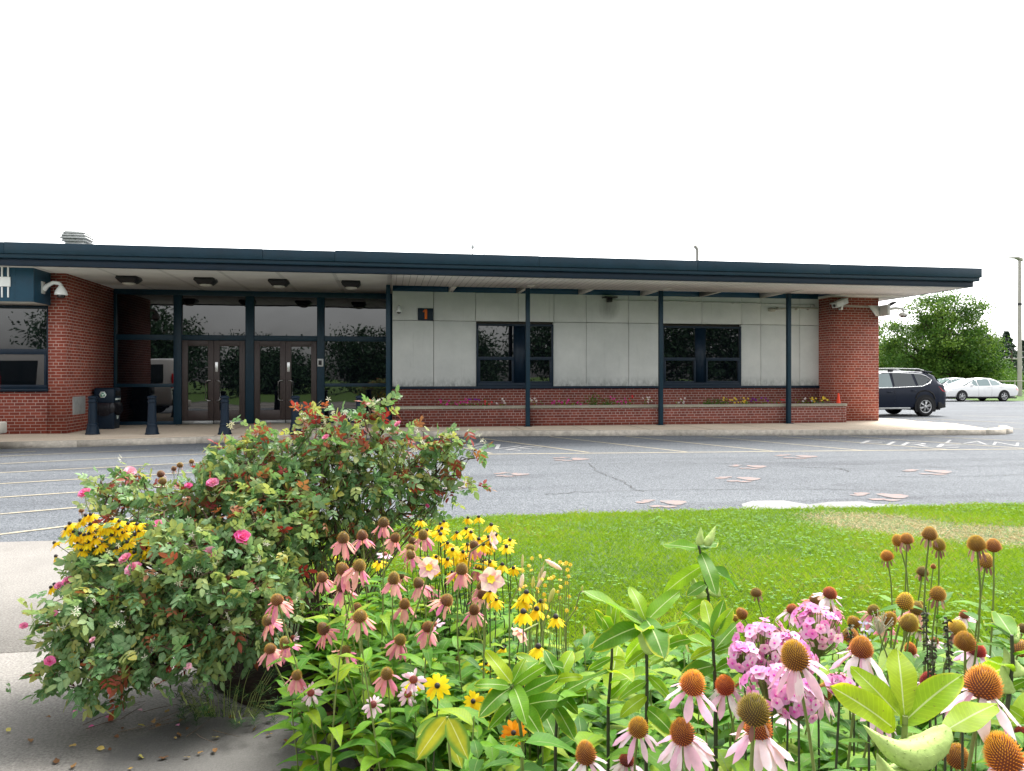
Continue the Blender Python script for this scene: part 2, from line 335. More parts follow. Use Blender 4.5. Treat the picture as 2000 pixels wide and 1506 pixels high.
def lawn_mat():
    m, t, b = base_mat("lawn_turf"); p = pos_node(t)
    c = ramp(t, noise(t, p, 3.5, 6, .7), [(.3, (.035, .085, .008)), (.7, (.085, .17, .012))])
    c = mixc(t, 1.0, c, ramp(t, noise(t, p, 90, 2), [(.3, (.5, .5, .5)), (.7, (1.2, 1.2, 1.2))]), 'MULTIPLY')
    lk(t, c, b.inputs['Base Color']); b.inputs['Roughness'].default_value = .95; bumpn(t, b, noise(t, p, 60, 3), .8, .02); return m
mt['lawn'] = lawn_mat()
mt['drygrass'] = M("dry_thatch", (.36, .27, .15), .95, 0, .35, 25, .8, 60)
# plant materials
mt['rose_leaf'] = leaf_mat("rose_leaf", [(0, (.07, .165, .060)), (.3, (.13, .26, .10)), (.55, (.21, .33, .16)), (.75, (.28, .35, .11)), (.9, (.36, .40, .14)), (1, (.42, .35, .05))], rib=(.26, .36, .18), ribw=.07, transl=.38, rough=.45)
mt['rose_red'] = leaf_mat("young_rose_leaf", [(0, (.22, .018, .022)), (.4, (.30, .05, .035)), (.7, (.30, .11, .05)), (1, (.24, .13, .06))], transl=.35, rough=.4)
mt['rose_petal'] = leaf_mat("rose_petal", [(0, (.78, .10, .36)), (.5, (.82, .26, .50)), (1, (.87, .55, .68))], transl=.35, rough=.6)
mt['sepal'] = leaf_mat("dry_sepal", [(0, (.55, .53, .40)), (1, (.72, .71, .60))], transl=.2, rough=.8)
mt['cf_leaf'] = leaf_mat("coneflower_leaf", [(0, (.035, .13, .008)), (.45, (.075, .225, .010)), (.8, (.14, .31, .014)), (1, (.26, .36, .016))], rib=(.16, .25, .07), ribw=.06, transl=.36, rough=.55, vein=.18, spots=.45)
mt['mw_leaf'] = leaf_mat("milkweed_leaf", [(0, (.07, .20, .012)), (.5, (.14, .31, .016)), (.8, (.23, .41, .02)), (1, (.34, .46, .02))], rib=(.50, .58, .30), ribw=.055, edge=(.52, .50, .035), edge0=.62, transl=.5, rough=.5, vein=.18, spots=.7)
mt['mw_pod'] = M("milkweed_pod", (.40, .52, .16), .6, 0, .25, 40, .3, 90, spec=.2)
mt['yl_leaf'] = leaf_mat("yellowing_leaf", [(0, (.20, .28, .02)), (1, (.42, .40, .02))], rib=(.5, .52, .2), ribw=.05, edge=(.10, .20, .02), edge0=.2, transl=.35)
mt['cf_petal'] = leaf_mat("drooping_pink_petal", [(0, (.66, .17, .34)), (.35, (.74, .28, .34)), (.7, (.76, .36, .33)), (1, (.74, .44, .34))], transl=.35, rough=.6)
mt['cf_fresh'] = leaf_mat("fresh_pale_petal", [(0, (.78, .40, .58)), (.5, (.84, .62, .72)), (1, (.88, .80, .82))], transl=.3, rough=.6)
mt['cf_dry'] = leaf_mat("withered_petal", [(0, (.16, .06, .06)), (.6, (.34, .17, .14)), (1, (.55, .30, .26))], transl=.25, rough=.8)
mt['rb_petal'] = leaf_mat("yellow_ray_petal", [(0, (.85, .46, .003)), (.4, (.90, .62, .005)), (1, (.92, .72, .012))], transl=.3, rough=.55)
mt['rb_orange'] = leaf_mat("orange_ray_petal", [(0, (.80, .22, .004)), (1, (.86, .36, .01))], transl=.3, rough=.55)
def cone_mat(name, basec, tipc, topc):
    m, t, b = base_mat(name)
    at = t.nodes.new("ShaderNodeAttribute"); at.attribute_name = "tint"; sp = t.nodes.new("ShaderNodeSeparateColor"); lk(t, at.outputs['Color'], sp.inputs[0])
    tip = mixc(t, sp.outputs[2], tipc, topc)
    c = mixc(t, sp.outputs[1], basec, tip)
    oi = t.nodes.new('ShaderNodeObjectInfo'); hv = t.nodes.new('ShaderNodeHueSaturation'); lk(t, c, hv.inputs['Color'])
    lk(t, math_(t, 'ADD', math_(t, 'MULTIPLY', oi.outputs['Random'], .05), .475), hv.inputs['Hue']); lk(t, math_(t, 'ADD', math_(t, 'MULTIPLY', math_(t, 'FRACT', math_(t, 'MULTIPLY', oi.outputs['Random'], 7.31)), .6), .75), hv.inputs['Value']); c = hv.outputs[0]
    lk(t, c, b.inputs['Base Color']); b.inputs['Roughness'].default_value = .6; return m
mt['cone_olive'] = cone_mat("olive_brown_cone", (.07, .025, .008), (.48, .19, .012), (.36, .24, .014))
mt['cone_gold'] = cone_mat("golden_cone", (.13, .045, .008), (.82, .36, .015), (.75, .46, .02))
mt['cone_orange'] = cone_mat("orange_cone", (.13, .02, .006), (.90, .22, .012), (.92, .40, .018))
mt['cone_red'] = cone_mat("red_orange_cone", (.07, .008, .005), (.55, .07, .012), (.60, .14, .015))
mt['cone_black'] = cone_mat("black_cone", (.010, .006, .005), (.025, .015, .010), (.03, .02, .012))
mt['phlox'] = leaf_mat("phlox_floret", [(0, (.74, .22, .58)), (.5, (.78, .40, .68)), (1, (.84, .64, .78))], transl=.3, rough=.6)
mt['phlox_eye'] = M("phlox_eye", (.62, .05, .36), .6)
mt['lily'] = leaf_mat("lily_petal", [(0, (.80, .45, .52)), (1, (.86, .66, .66))], transl=.4, rough=.5, rib=(.85, .7, .5), ribw=.1)
mt['lilythroat'] = M("lily_throat", (.85, .65, .04), .6)
mt['bud'] = leaf_mat("lily_bud", [(0, (.50, .52, .10)), (.5, (.80, .66, .50)), (1, (.86, .72, .66))], transl=.3, rough=.5)
mt['grass'] = leaf_mat("grass_blade", [(0, (.10, .22, .010)), (.45, (.21, .36, .018)), (.85, (.32, .45, .03)), (.93, (.25, .30, .06)), (1, (.42, .34, .16))], transl=.35, rough=.6)
mt['dry'] = leaf_mat("dry_blade", [(0, (.28, .20, .09)), (.6, (.46, .36, .20)), (1, (.58, .48, .30))], transl=.25, rough=.8)
mt['clover'] = leaf_mat("clover_leaf", [(0, (.07, .19, .016)), (.6, (.11, .26, .024)), (1, (.15, .31, .035))], transl=.3, rough=.6)
mt['tree'] = leaf_mat("tree_leaf", [(0, (.032, .085, .016)), (.5, (.075, .165, .026)), (1, (.16, .26, .042))], transl=.3, rough=.6)
mt['tree2'] = leaf_mat("bright_tree_leaf", [(0, (.05, .13, .02)), (1, (.12, .23, .04))], transl=.3, rough=.6)
mt['conif'] = leaf_mat("conifer_needles", [(0, (.012, .035, .018)), (1, (.028, .062, .03))], transl=.15, rough=.7)
mt['fern'] = leaf_mat("thread_leaf", [(0, (.012, .045, .010)), (1, (.03, .085, .018))], transl=.25, rough=.6)
mt['litter'] = leaf_mat("dry_leaf", [(0, (.10, .045, .02)), (.4, (.22, .12, .05)), (.75, (.36, .26, .08)), (1, (.42, .38, .10))], transl=.15, rough=.85)
mt['magenta'] = leaf_mat("magenta_bloom", [(0, (.55, .02, .20)), (1, (.75, .10, .38))], transl=.3)
mt['purple'] = leaf_mat("purple_bloom", [(0, (.14, .01, .22)), (1, (.28, .04, .34))], transl=.3)
mt['redbloom'] = leaf_mat("red_bloom", [(0, (.55, .015, .03)), (1, (.75, .06, .06))], transl=.3)
mt['whitebloom'] = leaf_mat("white_bloom", [(0, (.7, .6, .6)), (1, (.82, .80, .78))], transl=.3)
mt['yellowbloom'] = leaf_mat("yellow_bloom", [(0, (.75, .45, .02)), (1, (.85, .68, .10))], transl=.3)
mt['bluebloom'] = leaf_mat("pale_blue_bloom", [(0, (.35, .33, .62)), (1, (.7, .68, .82))], transl=.3)
# ---------------------------------------------------------------- leaf geometry
def P_ovate(t): return np.sin(np.pi * t ** .80) ** .75
def P_lance(t): return np.sin(np.pi * t ** .62) ** 1.05
def P_oblong(t): return np.sin(np.pi * np.clip(t, 0, 1) ** .92) ** .55
def P_petal(t): return np.minimum(1, .42 + 1.1 * t) * np.sqrt(np.clip(1 - t ** 5, 0, 1))
def P_round(t): return np.sqrt(np.clip(1 - (2 * t - 1) ** 2, 0, 1)) * (.55 + .45 * t) * 1.25
def P_blade(t): return (1 - t ** 1.6) * (.6 + .4 * np.minimum(1, t * 3))
def P_strap(t): return np.sqrt(np.clip(1 - t ** 3, 0, 1)) * np.minimum(1, .6 + t)
def leaves(mb, base, d, n, L, W, prof=P_ovate, seg=4, fold=.2, droop=.3, wave=0., rnd=None, curl=0.):
    base = np.atleast_2d(np.asarray(base, float)); N = len(base)
    d = nrm(np.broadcast_to(d, (N, 3))); n = np.broadcast_to(np.asarray(n, float), (N, 3))
    side = nrm(np.cross(d, n)); n = np.cross(side, d)
    L = np.broadcast_to(np.asarray(L, float), (N,)); W = np.broadcast_to(np.asarray(W, float), (N,))
    droop = np.broadcast_to(np.asarray(droop, float), (N,)); fold = np.broadcast_to(np.asarray(fold, float), (N,))
    t = np.linspace(0, 1, seg + 1); w = np.maximum(prof(t), .03)
    if rnd is None: rnd = rng.random(N)
    r2 = rng.random(N)
    c = base[:, None] + d[:, None] * (L[:, None] * t)[..., None]
    c = c + np.array((0, 0, -1.)) * (L * droop)[:, None, None] * (t ** 2)[None, :, None] + n[:, None] * (curl * L)[:, None, None] * (t ** 2)[None, :, None] if np.ndim(curl) else \
        c + np.array((0, 0, -1.)) * (L * droop)[:, None, None] * (t ** 2)[None, :, None]
    hw = W[:, None] / 2 * w[None]
    us = np.array((-1., 0, 1.))
    ph = rng.random((N, 1, 3)) * 6.28
    wv = wave * W[:, None, None] * np.sin(t[None, :, None] * 9 + ph) * np.abs(us)[None, None]
    v = c[:, :, None] + side[:, None, None] * (hw[:, :, None] * us)[..., None] + n[:, None, None] * ((hw[:, :, None] * np.abs(us)) * fold[:, None, None] + wv)[..., None]
    m = (seg + 1) * 3
    tint = np.zeros((N, seg + 1, 3, 4)); tint[..., 0] = rnd[:, None, None]; tint[..., 1] = t[None, :, None]; tint[..., 2] = np.abs(us)[None, None]; tint[..., 3] = r2[:, None, None]
    i = np.arange(seg)[:, None] * 3 + np.arange(2)[None]
    q = np.stack([i, i + 1, i + 4, i + 3], -1).reshape(-1, 4)
    q = (q[None] + (np.arange(N) * m)[:, None, None]).reshape(-1, 4)
    mb.add(v.reshape(-1, 3), q, tint.reshape(-1, 4)); return mb
def rdir(N, up=0.):
    v = rng.normal(size=(N, 3)); v[:, 2] += up; return nrm(v)
# ================================================================ ground
YC = 15.65
ZS = .12
o = MB().sheet([(-220, -220), (220, -220), (220, 320), (-220, 320)], -.03).build("ground", mt['lawn']); struct(o)
edge_px = [(-300, 1062), (0, 1061.5), (130, 1058), (400, 1046), (700, 1029), (970, 1016), (1200, 1008), (1450, 1001), (1700, 997), (2000, 990), (2400, 984)]
edge = [tuple(G(x, y)[:2]) for x, y in edge_px]
e0, e1 = edge[0], edge[-1]
lot = [(-70, e0[1] - 9)] + edge + [(40, e1[1] + 2.2), (60, 20), (60, 34.0), (36.4, 37.0), (34.5, 60), (-70, 60)]
o = MB().sheet(lot, .0).build("asphalt_lot", mt['asphalt']); struct(o)
# concrete walk (bottom left) with a sawn joint, shade along the bed painted into its colour
wk = [tuple(G(x, y)[:2]) for x, y in [(-300, 1062), (0, 1061.5), (130, 1058), (400, 1046), (640, 1034)]]
jy = G(60, 1277)[1]
mbw = MB()
for (y0, y1) in ((-3.0, jy - .006), (jy + .006, None)):
    if y1 is None: poly = [(-12, y0), (.35, y0)] + wk[::-1] + [(-12, wk[0][1])]
    else: poly = [(-12, y0), (.35, y0), (.35, y1), (-12, y1)]
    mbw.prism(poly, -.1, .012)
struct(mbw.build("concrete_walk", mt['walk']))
sl_px = [(330, 1376), (470, 1352), (640, 1352), (900, 1600), (250, 1700), (150, 1600)]
bed_px = [(760, 1700), (700, 1506), (668, 1450), (610, 1418), (545, 1398), (470, 1380), (420, 1350), (400, 1300), (430, 1240), (520, 1190), (640, 1160), (800, 1150), (960, 1190), (1060, 1240), (1120, 1290), (1300, 1320), (1500, 1310), (1700, 1290), (1900, 1290), (2200, 1270)]
bed = [tuple(G(x, y)[:2]) for x, y in bed_px]
bed = bed + [(4.5, bed[-1][1] - 1.2), (3.0, .2), (.6, .2), (bed[0][0], bed[0][1])]
o = MB().prism(bed[::-1], -.1, .022).build("soil_bed", mt['soil']); struct(o)
lw = [tuple(G(x, y)[:2]) for x, y in [(640, 1034), (700, 1029), (970, 1016), (1200, 1008), (1450, 1001), (1700, 997), (2000, 990), (2400, 984)]]
lawn_poly = [(.34, -3), (22, -3), (22, lw[-1][1] + 1.5)] + lw[::-1] + [(.34 - 1.6, 5.4)]
lawn_poly = [(.36, -3), (22, -3), (22, lw[-1][1] + 1.2)] + lw[::-1] + [(-.95, 4.4), (.36, 3.0)]
o = MB().prism(lawn_poly, -.1, .03).build("lawn", mt['lawn']); struct(o)
pp = [tuple(G(x, y)[:2]) for x, y in [(1455, 1000), (1448, 985), (1470, 979), (1530, 978), (1580, 986), (1620, 981), (1680, 980), (1710, 985), (1790, 988), (1800, 997), (1650, 1004), (1500, 1006)]]
struct(MB().sheet(pp[::-1], .005).build("sand_patch", mt['pale']))
# ---- sidewalk with kerb
cpx = [(-260, 884), (0, 877), (150, 873.5), (382, 866), (600, 859), (800, 854), (1000, 852), (1300, 851), (1600, 850.6), (1850, 850)]
front = [tuple(G(x, y)[:2]) for x, y in cpx]
front = [(-40, front[0][1] - .2)] + front
fx, fy = front[-1]
tip = [tuple(G(x, y)[:2]) for x, y in [(1925, 850), (1965, 848.5), (1978, 845.5), (1965, 841)]]
back = [tuple(G(x, y, ZS)[:2]) for x, y in [(1930, 837.5), (1865, 827), (1790, 822.5), (1762, 819)]]
sw = front + tip + back + [(13.96, 22.5), (13.96, 26), (-40, 26)]
struct(MB().prism(sw, -.1, ZS).build("sidewalk", mt['sidewalk'], bevel=.012))
mk = MB()                                              # kerb stone strip
outp = front + tip
def offs(path, d):
    P = np.array(path); T = nrm(np.gradient(P, axis=0)); N = np.stack([-T[:, 1], T[:, 0]], -1); return P + N * d
inn = offs(outp, .17); o2 = offs(outp, -.006)
for i in range(len(outp) - 1):
    a, b2, c2, d2 = o2[i], o2[i + 1], inn[i + 1], inn[i]
    mk.prism([tuple(a), tuple(b2), tuple(c2), tuple(d2)], -.05, ZS + .006)
struct(mk.build("kerb", mt['curb']))
ml = MB(); li = offs(outp, .62); lo_ = offs(outp, .60)  # reddish tooled line in the pavement
for i in range(len(front) - 1): ml.sheet([tuple(lo_[i]), tuple(lo_[i + 1]), tuple(li[i + 1]), tuple(li[i])], ZS + .004)
mt['redline'] = M("red_joint", (.30, .12, .08), .9, 0, .2, 12)
struct(ml.build("pavement_joint", mt['redline']))
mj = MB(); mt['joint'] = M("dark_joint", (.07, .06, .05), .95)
for x in (435, 690, 900, 1035, 1170, 1300, 1430, 1560, 1700):
    a = G(x, 846, ZS); X = a[0]
    yf = np.interp(X, [q[0] for q in front], [q[1] for q in front])
    mj.sheet([(X, yf + .18), (X + .014, yf + .18), (X + .014, 18.66 if X > .1 else 20.85), (X, 18.66 if X > .1 else 20.85)], ZS + .0045)
struct(mj.build("expansion_joint", mt['joint']))
# ---- painted lines
ly = MB()
def line(mb, p, q, w=.10, z=.004):
    p, q = np.array(p[:2]), np.array(q[:2]); t = nrm(q - p); n = np.array((-t[1], t[0])) * w / 2
    mb.sheet([tuple(p - n), tuple(q - n), tuple(q + n), tuple(p + n)], z)
for a, b_ in [((948, 887.5), (2080, 876.5)), ]: line(ly, G(*a), G(*b_), .09)
for a, b_ in [((915, 853), (1150, 884)), ((1074, 853), (1341, 883)), ((1222, 852.4), (1510, 881.6)), ((1377, 852.4), (1683, 880)), ((1518, 852.4), (1849, 878)), ((1658, 852.4), (2000, 876)), ((1805, 852.4), (2040, 864)), ((820, 858), (960, 886))]:
    line(ly, G(*a), G(*b_), .08, .0045)
for a, b_ in [((-60, 894.5), (290, 879)), ((-60, 909), (420, 886)), ((-60, 927), (440, 901)), ((-60, 949), (460, 918)), ((-60, 976), (480, 940)), ((-60, 1010), (480, 963)), ((-60, 1052), (480, 985)), ((-60, 888), (70, 882))]:
    line(ly, G(*a), G(*b_), .065, .005)
for a, b_ in [((1880, 812), (2040, 816)), ((1930, 836), (2060, 841)), ((1900, 792), (2040, 796)), ((1790, 817), (2040, 829))]: line(ly, G(*a), G(*b_), .10, .0052)
struct(ly.build("parking_line", mt['yellow']))
def text_mesh(s, name, mat, M4, extrude=0.0, offset=0.0, parent=None):
    cu = bpy.data.curves.new(name, 'FONT'); cu.body = s; cu.align_x = 'CENTER'; cu.align_y = 'CENTER'; cu.extrude = extrude; cu.offset = offset
    tmp = bpy.data.objects.new("tmp", cu); COL.objects.link(tmp)
    dg = bpy.context.evaluated_depsgraph_get(); dg.update()
    me = bpy.data.meshes.new_from_object(tmp.evaluated_get(dg)); me.name = name
    bpy.data.objects.remove(tmp); bpy.data.curves.remove(cu)
    me.transform(M4); me.materials.clear(); me.materials.append(mat)
    ob = bpy.data.objects.new(name, me); COL.objects.link(ob)
    if parent is not None: ob.parent = parent; ob.location = [-q for q in parent.location]
    return ob
def road_text(s, px, py, wy, hx):
    c = G(px, py); q = .7071                           # words run slantwise towards the drive, like the hatching
    Mx = Matrix(((wy * q, hx * q, 0, c[0]), (-wy * q, hx * q, 0, c[1]), (0, 0, 1, .0055), (0, 0, 0, 1)))
    struct(text_mesh(s, "road_lettering", mt['paintw'], Mx, 0.0, -.012))
road_text("FIRE", 1775, 868, 1.05, 1.3); road_text("LANE", 1938, 866.5, .72, 1.3)
road_text("LANE", 945, 871.5, .95, 1.25); road_text("FIRE", 800, 873, .95, 1.25)
# cracks in the asphalt
mc = MB(); mt['crack'] = M("sealed_crack", (.03, .03, .032), .8)
for pts in ([(1150, 905), (1165, 918), (1190, 930), (1215, 940), (1232, 953), (1260, 962)], [(957, 907), (1000, 908), (1100, 906), (1250, 905), (1420, 905), (1580, 903), (1700, 908)],
            [(1560, 912), (1640, 915), (1660, 922)], [(1050, 968), (1120, 962), (1260, 958), (1500, 955), (1720, 957)], [(1700, 930), (1860, 932), (2000, 927)]):
    P = np.array([G(x, y)[:2] for x, y in pts]); n = 40
    s_ = np.linspace(0, len(P) - 1, n); Q = np.stack([np.interp(s_, range(len(P)), P[:, k]) for k in (0, 1)], -1) + rng.normal(size=(n, 2)) * .03
    for i in range(n - 1): line(mc, Q[i], Q[i + 1], .006 + .010 * rng.random(), .0035)
struct(mc.build("asphalt_crack", mt['crack']))
# paw prints
paws = [(1120, 897, 35, "near the edge line above the long crack"), (1003, 927, 34, "closest to the rose bush"), (1468, 912, 35, "upper of the mid road pair"), (1450, 936, 42, "lower of the mid road pair"),
        (1302, 983, 48, "at the lawn edge beside the sand patch"), (1730, 970, 52, "largest, just behind the sand patch"), (1562, 892, 38, "just below the yellow edge line"), (1822, 922, 44, "farthest right on the drive"), (895, 952, 30, "half hidden behind the rose branches")]
for (x, y, r, w) in paws:
    c = G(x, y); d = F * EYE / (y - HY); s_ = r / F * d
    mb = MB(); a0 = rng.normal() * .2
    def blob(ux, uy, rx, ry, lump=0.08):
        th = np.arange(18) * 2 * np.pi / 18; rr = 1 + lump * np.sin(3 * th + 1.5)
        q = np.stack([ux + rx * rr * np.cos(th), uy + ry * rr * np.sin(th)], -1) * s_
        R2 = np.array(((math.cos(a0), -math.sin(a0)), (math.sin(a0), math.cos(a0)))); q = q @ R2.T + c[:2]
        mb.sheet([tuple(p) for p in q], .0062)
    blob(.35, 0, .5, .55, .16)
    for ux, uy in ((-.85, .62), (-.45, .98), (-.85, -.62), (-.45, -.98)): blob(ux + .05, uy * .8, .33, .2)
    tag(mb.build("paw_print", mt['pawpaint'], loc=(c[0], c[1], 0)), "faded orange paw print painted on the asphalt, " + w, "road marking", "orange paw prints on the drive")
# ================================================================ school building
B = thing("school_building", (0, 19.9, 0), "low red brick school building with navy flat roof and glass entrance", "building")
ZF, ZL = 3.66, 3.69
XL, XR = -34.0, 14.78
XP0, XP1 = -7.40, -7.03           # left pier
XE = .15                          # entrance / grey wall corner
X2, X3 = 12.46, 13.96             # right pier
# roof
MB().box(XL, 16.75, 3.86, XR - .1, 33, 4.04).build("roof_deck", mt['navy2'], B)
mb = MB(); mb.box(XL, 16.60, ZF, XR - .12, 16.72, 3.805); mb.box(XR - .24, 16.72, ZF, XR - .12, 33, 3.805)
mb.build("fascia_board", mt['navy2'], B, bevel=.006)
mb = MB(); mb.box(XL, 16.50, 3.80, XR - .02, 16.62, 3.895); mb.box(XR - .14, 16.62, 3.80, XR - .02, 33, 3.895)
mb.build("drip_edge", mt['navy'], B, bevel=.006)
mb = MB(); xs = [XL, -22, -14.5, -7.6, -2.6, -1.1 , 3.4, 7.2, 10.6, XR + .0]
for i in range(len(xs) - 1):
    h = 4.105 + (.012 if xs[i] >= -1.2 else 0) + .004 * (i % 2)
    mb.box(xs[i] + .002, 16.45 - .002 * (i % 2), 3.885, xs[i + 1] - .002, 16.60, h)
mb.box(XR - .15, 16.60, 3.885, XR, 33, 4.117)
mb.build("fascia_cap", mt['navy'], B, bevel=.005)
mb = MB(); mb.box(XE, 16.72, ZF, XR - .24, 18.70, 3.72); mb.box(12.43, 18.70, ZF + .001, XR - .24, 33, 3.72)
mb.build("plank_soffit", mt['soffit'], B)
MB().box(XL, 16.72, ZL, XE - .02, 21.1, 3.74).build("entrance_soffit", mt['soffit2'], B)
MB().box(XE - .02, 16.72, ZF - .012, XE, 20.0, 3.74).build("soffit_trim", mt['soffit2'], B)
MB().box(XE, 18.56, 3.72, 12.43, 18.72, 3.86).build("canopy_beam", mt['navy2'], B)
MB().box(XE, 19.90, 3.655, 12.44, 20.1, 3.862).build("blue_band", mt['blue'], B)
for px in (880, 1012, 1133, 1254, 1369, 1487):
    X = XA(px, 19.9); MB().box(X - .055, 18.72, 3.655, X + .055, 19.9, 3.86).build("canopy_rafter", mt['soffit'], B)
for X in (.04, 3.55, 7.11, 10.75):
    mb = MB(); mb.box(X - .052, 18.55, ZS, X + .052, 18.654, ZF); mb.box(X - .10, 18.50, ZS, X + .10, 18.69, ZS + .012)
    mb.build("column", mt['navy'], B, bevel=.006)
    if X > 1: MB().box(X - .09, 18.0, ZF - .014, X + .09, 18.69, ZF - .001).build("column_plate", mt['soffit2'], B)
# grey panel wall with real joints
seamL = 2.885
def px2(x): return XA(x, 19.9)
W1 = (px2(930.5), px2(1080.5)); W2 = (px2(1293), px2(1447)); ZW0, ZW1 = 1.13, ZA(1000, 633.0, 19.9)
up = [XE, px2(847), px2(929), px2(1012), px2(1082), px2(1145), px2(1228), px2(1292), px2(1371), px2(1449), px2(1486), px2(1562), X2]
mb = MB(); j = .006
for i in range(len(up) - 1): mb.box(up[i] + j, 19.9, seamL + j, up[i + 1] - j, 20.02, 3.655)
lowx = [XE, px2(847), W1[0]]
def lowp(xs):
    for i in range(len(xs) - 1): mb.box(xs[i] + j, 19.9, ZW0, xs[i + 1] - j, 20.02, seamL - j)
lowp(lowx); lowp([W1[1], px2(1145), px2(1228), W2[0]]); lowp([W2[1], px2(1486), px2(1562), X2])
mb.build("concrete_panel", mt['panel'], B, bevel=.004)
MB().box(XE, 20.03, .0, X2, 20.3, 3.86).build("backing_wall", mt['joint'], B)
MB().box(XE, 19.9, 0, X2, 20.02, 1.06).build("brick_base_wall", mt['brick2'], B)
mb = MB(); mb.box(XE, 19.855, 1.062, X2 - .003, 20.02, 1.128); mb.build("sill_band", mt['navy2'], B, bevel=.006)
def window(x0, x1, z0, z1, Y, splits, panel):
    """frame with two sashes each side of a solid panel; upper fixed pane over a lower hopper"""
    fr = MB(); a, b_ = panel
    fr.box(x0, Y - .03, z0, x0 + .05, Y + .1, z1); fr.box(x1 - .05, Y - .03, z0, x1, Y + .1, z1)
    fr.box(x0 + .05, Y - .03, z1 - .055, x1 - .05, Y + .1, z1); fr.box(x0 + .05, Y - .035, z0, x1 - .05, Y + .1, z0 + .10)
    for (p0, p1) in ((x0 + .05, a), (b_, x1 - .05)):
        zm = z0 + (z1 - z0) * .45
        fr.box(p0, Y - .028, zm - .045, p1, Y + .1, zm + .045)
        fr.box(p0, Y - .04, z0 + .10, p0 + .05, Y + .05, zm - .045); fr.box(p1 - .05, Y - .04, z0 + .10, p1, Y + .05, zm - .045); fr.box(p0 + .05, Y - .04, z0 + .10, p1 - .05, Y + .05, z0 + .145)
    f = fr.build("window", mt['navy2'], B, bevel=.004)
    if b_ - a > .01: MB().box(a, Y - .015, z0 + .10, b_, Y + .1, z1 - .055).build("solid_panel", mt['navy2'], f)
    for (p0, p1) in ((x0 + .05, a), (b_, x1 - .05)):
        zm = z0 + (z1 - z0) * .45; al = .003
        for (q0, q1, zz0, zz1) in ((p0, p1, zm + .045, z1 - .055), (p0 + .05, p1 - .05, z0 + .145, zm - .045)):
            e = rng.normal(size=4) * .0018
            MB().add([(q0, Y + .02 + e[0], zz0), (q1, Y + .02 + e[1], zz0), (q1, Y + .02 + e[2], zz1), (q0, Y + .02 + e[3], zz1)], [(0, 1, 2, 3)]).build("pane", mt['glass'], f)
    return f
window(W1[0], W1[1], ZW0 - .01, ZW1, 19.9, None, (px2(1003), px2(1027)))
window(W2[0], W2[1], ZW0 - .01, ZW1, 19.9, None, (px2(1358), px2(1378)))
# brick walls
mb = MB(); mb.box(XL, 17.98, 0, XP0, 18.3, 1.06); mb.build("brick_front_wall", mt['brick'], B)
mb = MB(); mb.box(XP0, 17.95, 0, XP1, 20.95, ZL); mb.build("brick_entrance_pier", mt['brick'], B)
mb = MB(); mb.box(X2, 19.3, 0, X3, 33, ZF); mb.build("brick_corner_pier", mt['brick'], B)
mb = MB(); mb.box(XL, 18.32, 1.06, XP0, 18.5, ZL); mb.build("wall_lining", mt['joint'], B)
sg = MB().box(XL, 17.93, 1.062, XP0 - .01, 18.3, 1.13).build("window_sill", mt['navy2'], B)
# left window strip
xr = XA(100, 18.0); z1 = 2.965
for (x0, x1) in ((xr - 1.55, xr - .04), (xr - 3.2, xr - 1.55), (xr - 4.9, xr - 3.2)):
    fr = MB(); Y = 18.02; zm = ZA(50, 687, 18.02)
    fr.box(x0, Y - .03, 1.13, x0 + .05, Y + .1, z1); fr.box(x1 - .05, Y - .03, 1.13, x1, Y + .1, z1); fr.box(x0 + .05, Y - .03, z1 - .06, x1 - .05, Y + .1, z1)
    fr.box(x0 + .05, Y - .03, 1.13, x1 - .05, Y + .1, 1.21); fr.box(x0 + .05, Y - .03, zm - .06, x1 - .05, Y + .1, zm + .06)
    fr.box(x0 + .05, Y - .04, 1.21, x0 + .10, Y + .1, zm - .06); fr.box(x1 - .10, Y - .04, 1.21, x1 - .05, Y + .1, zm - .06)
    f = fr.build("window", mt['navy2'], B, bevel=.004)
    for (q0, q1, a, b_) in ((x0 + .05, x1 - .05, zm + .06, z1 - .06), (x0 + .10, x1 - .10, 1.21, zm - .06)):
        e = rng.normal(size=4) * .0015
        MB().add([(q0, Y + .03 + e[0], a), (q1, Y + .03 + e[1], a), (q1, Y + .03 + e[2], b_), (q0, Y + .03 + e[3], b_)], [(0, 1, 2, 3)]).build("pane", mt['glass'], f)
MB().box(xr - .038, 17.965, 1.132, xr + .005, 18.1, 2.965).build("window_jamb", mt['alu'], B)
# canopy box over the left windows
xb = XP0 + .05
mb = MB(); mb.box(XL, 17.14, 2.975, xb, 17.18, ZL); mb.box(xb - .04, 17.18, 2.975, xb, 17.945, ZL)
for px in (29,): 
    X = XA(px, 17.14); mb.box(X, 17.136, 2.98, X + .012, 17.14, ZL - .01)
SB = mb.build("sign_box", mt['blue'], B, bevel=.004)
MB().box(XL, 17.16, 2.968, xb - .02, 17.98, 2.99).build("sign_box_soffit", mt['soffit2'], SB)
sg = thing("wall_emblem", PY(5, 550, 17.13), "white squared emblem with thin bars on the navy canopy box", "sign")
def pz(px, py): return PY(px, py, 17.13)
a = pz(21, 541); b_ = pz(21, 560)
xl = pz(-30, 550)[0]
MB().box(xl, 17.105, b_[2], a[0], 17.135, a[2]).build("plate", mt['white'], sg, bevel=.006)
for x in (4.3, 16.3, -14):
    for (y0, y1) in ((520.5, 540.5), (560.5, 581)):
        p0, p1 = pz(x - 1.5, y0), pz(x + 1.5, y1); MB().box(p0[0], 17.11, p1[2], p1[0], 17.135, p0[2]).build("bar", mt['white'], sg, bevel=.004)
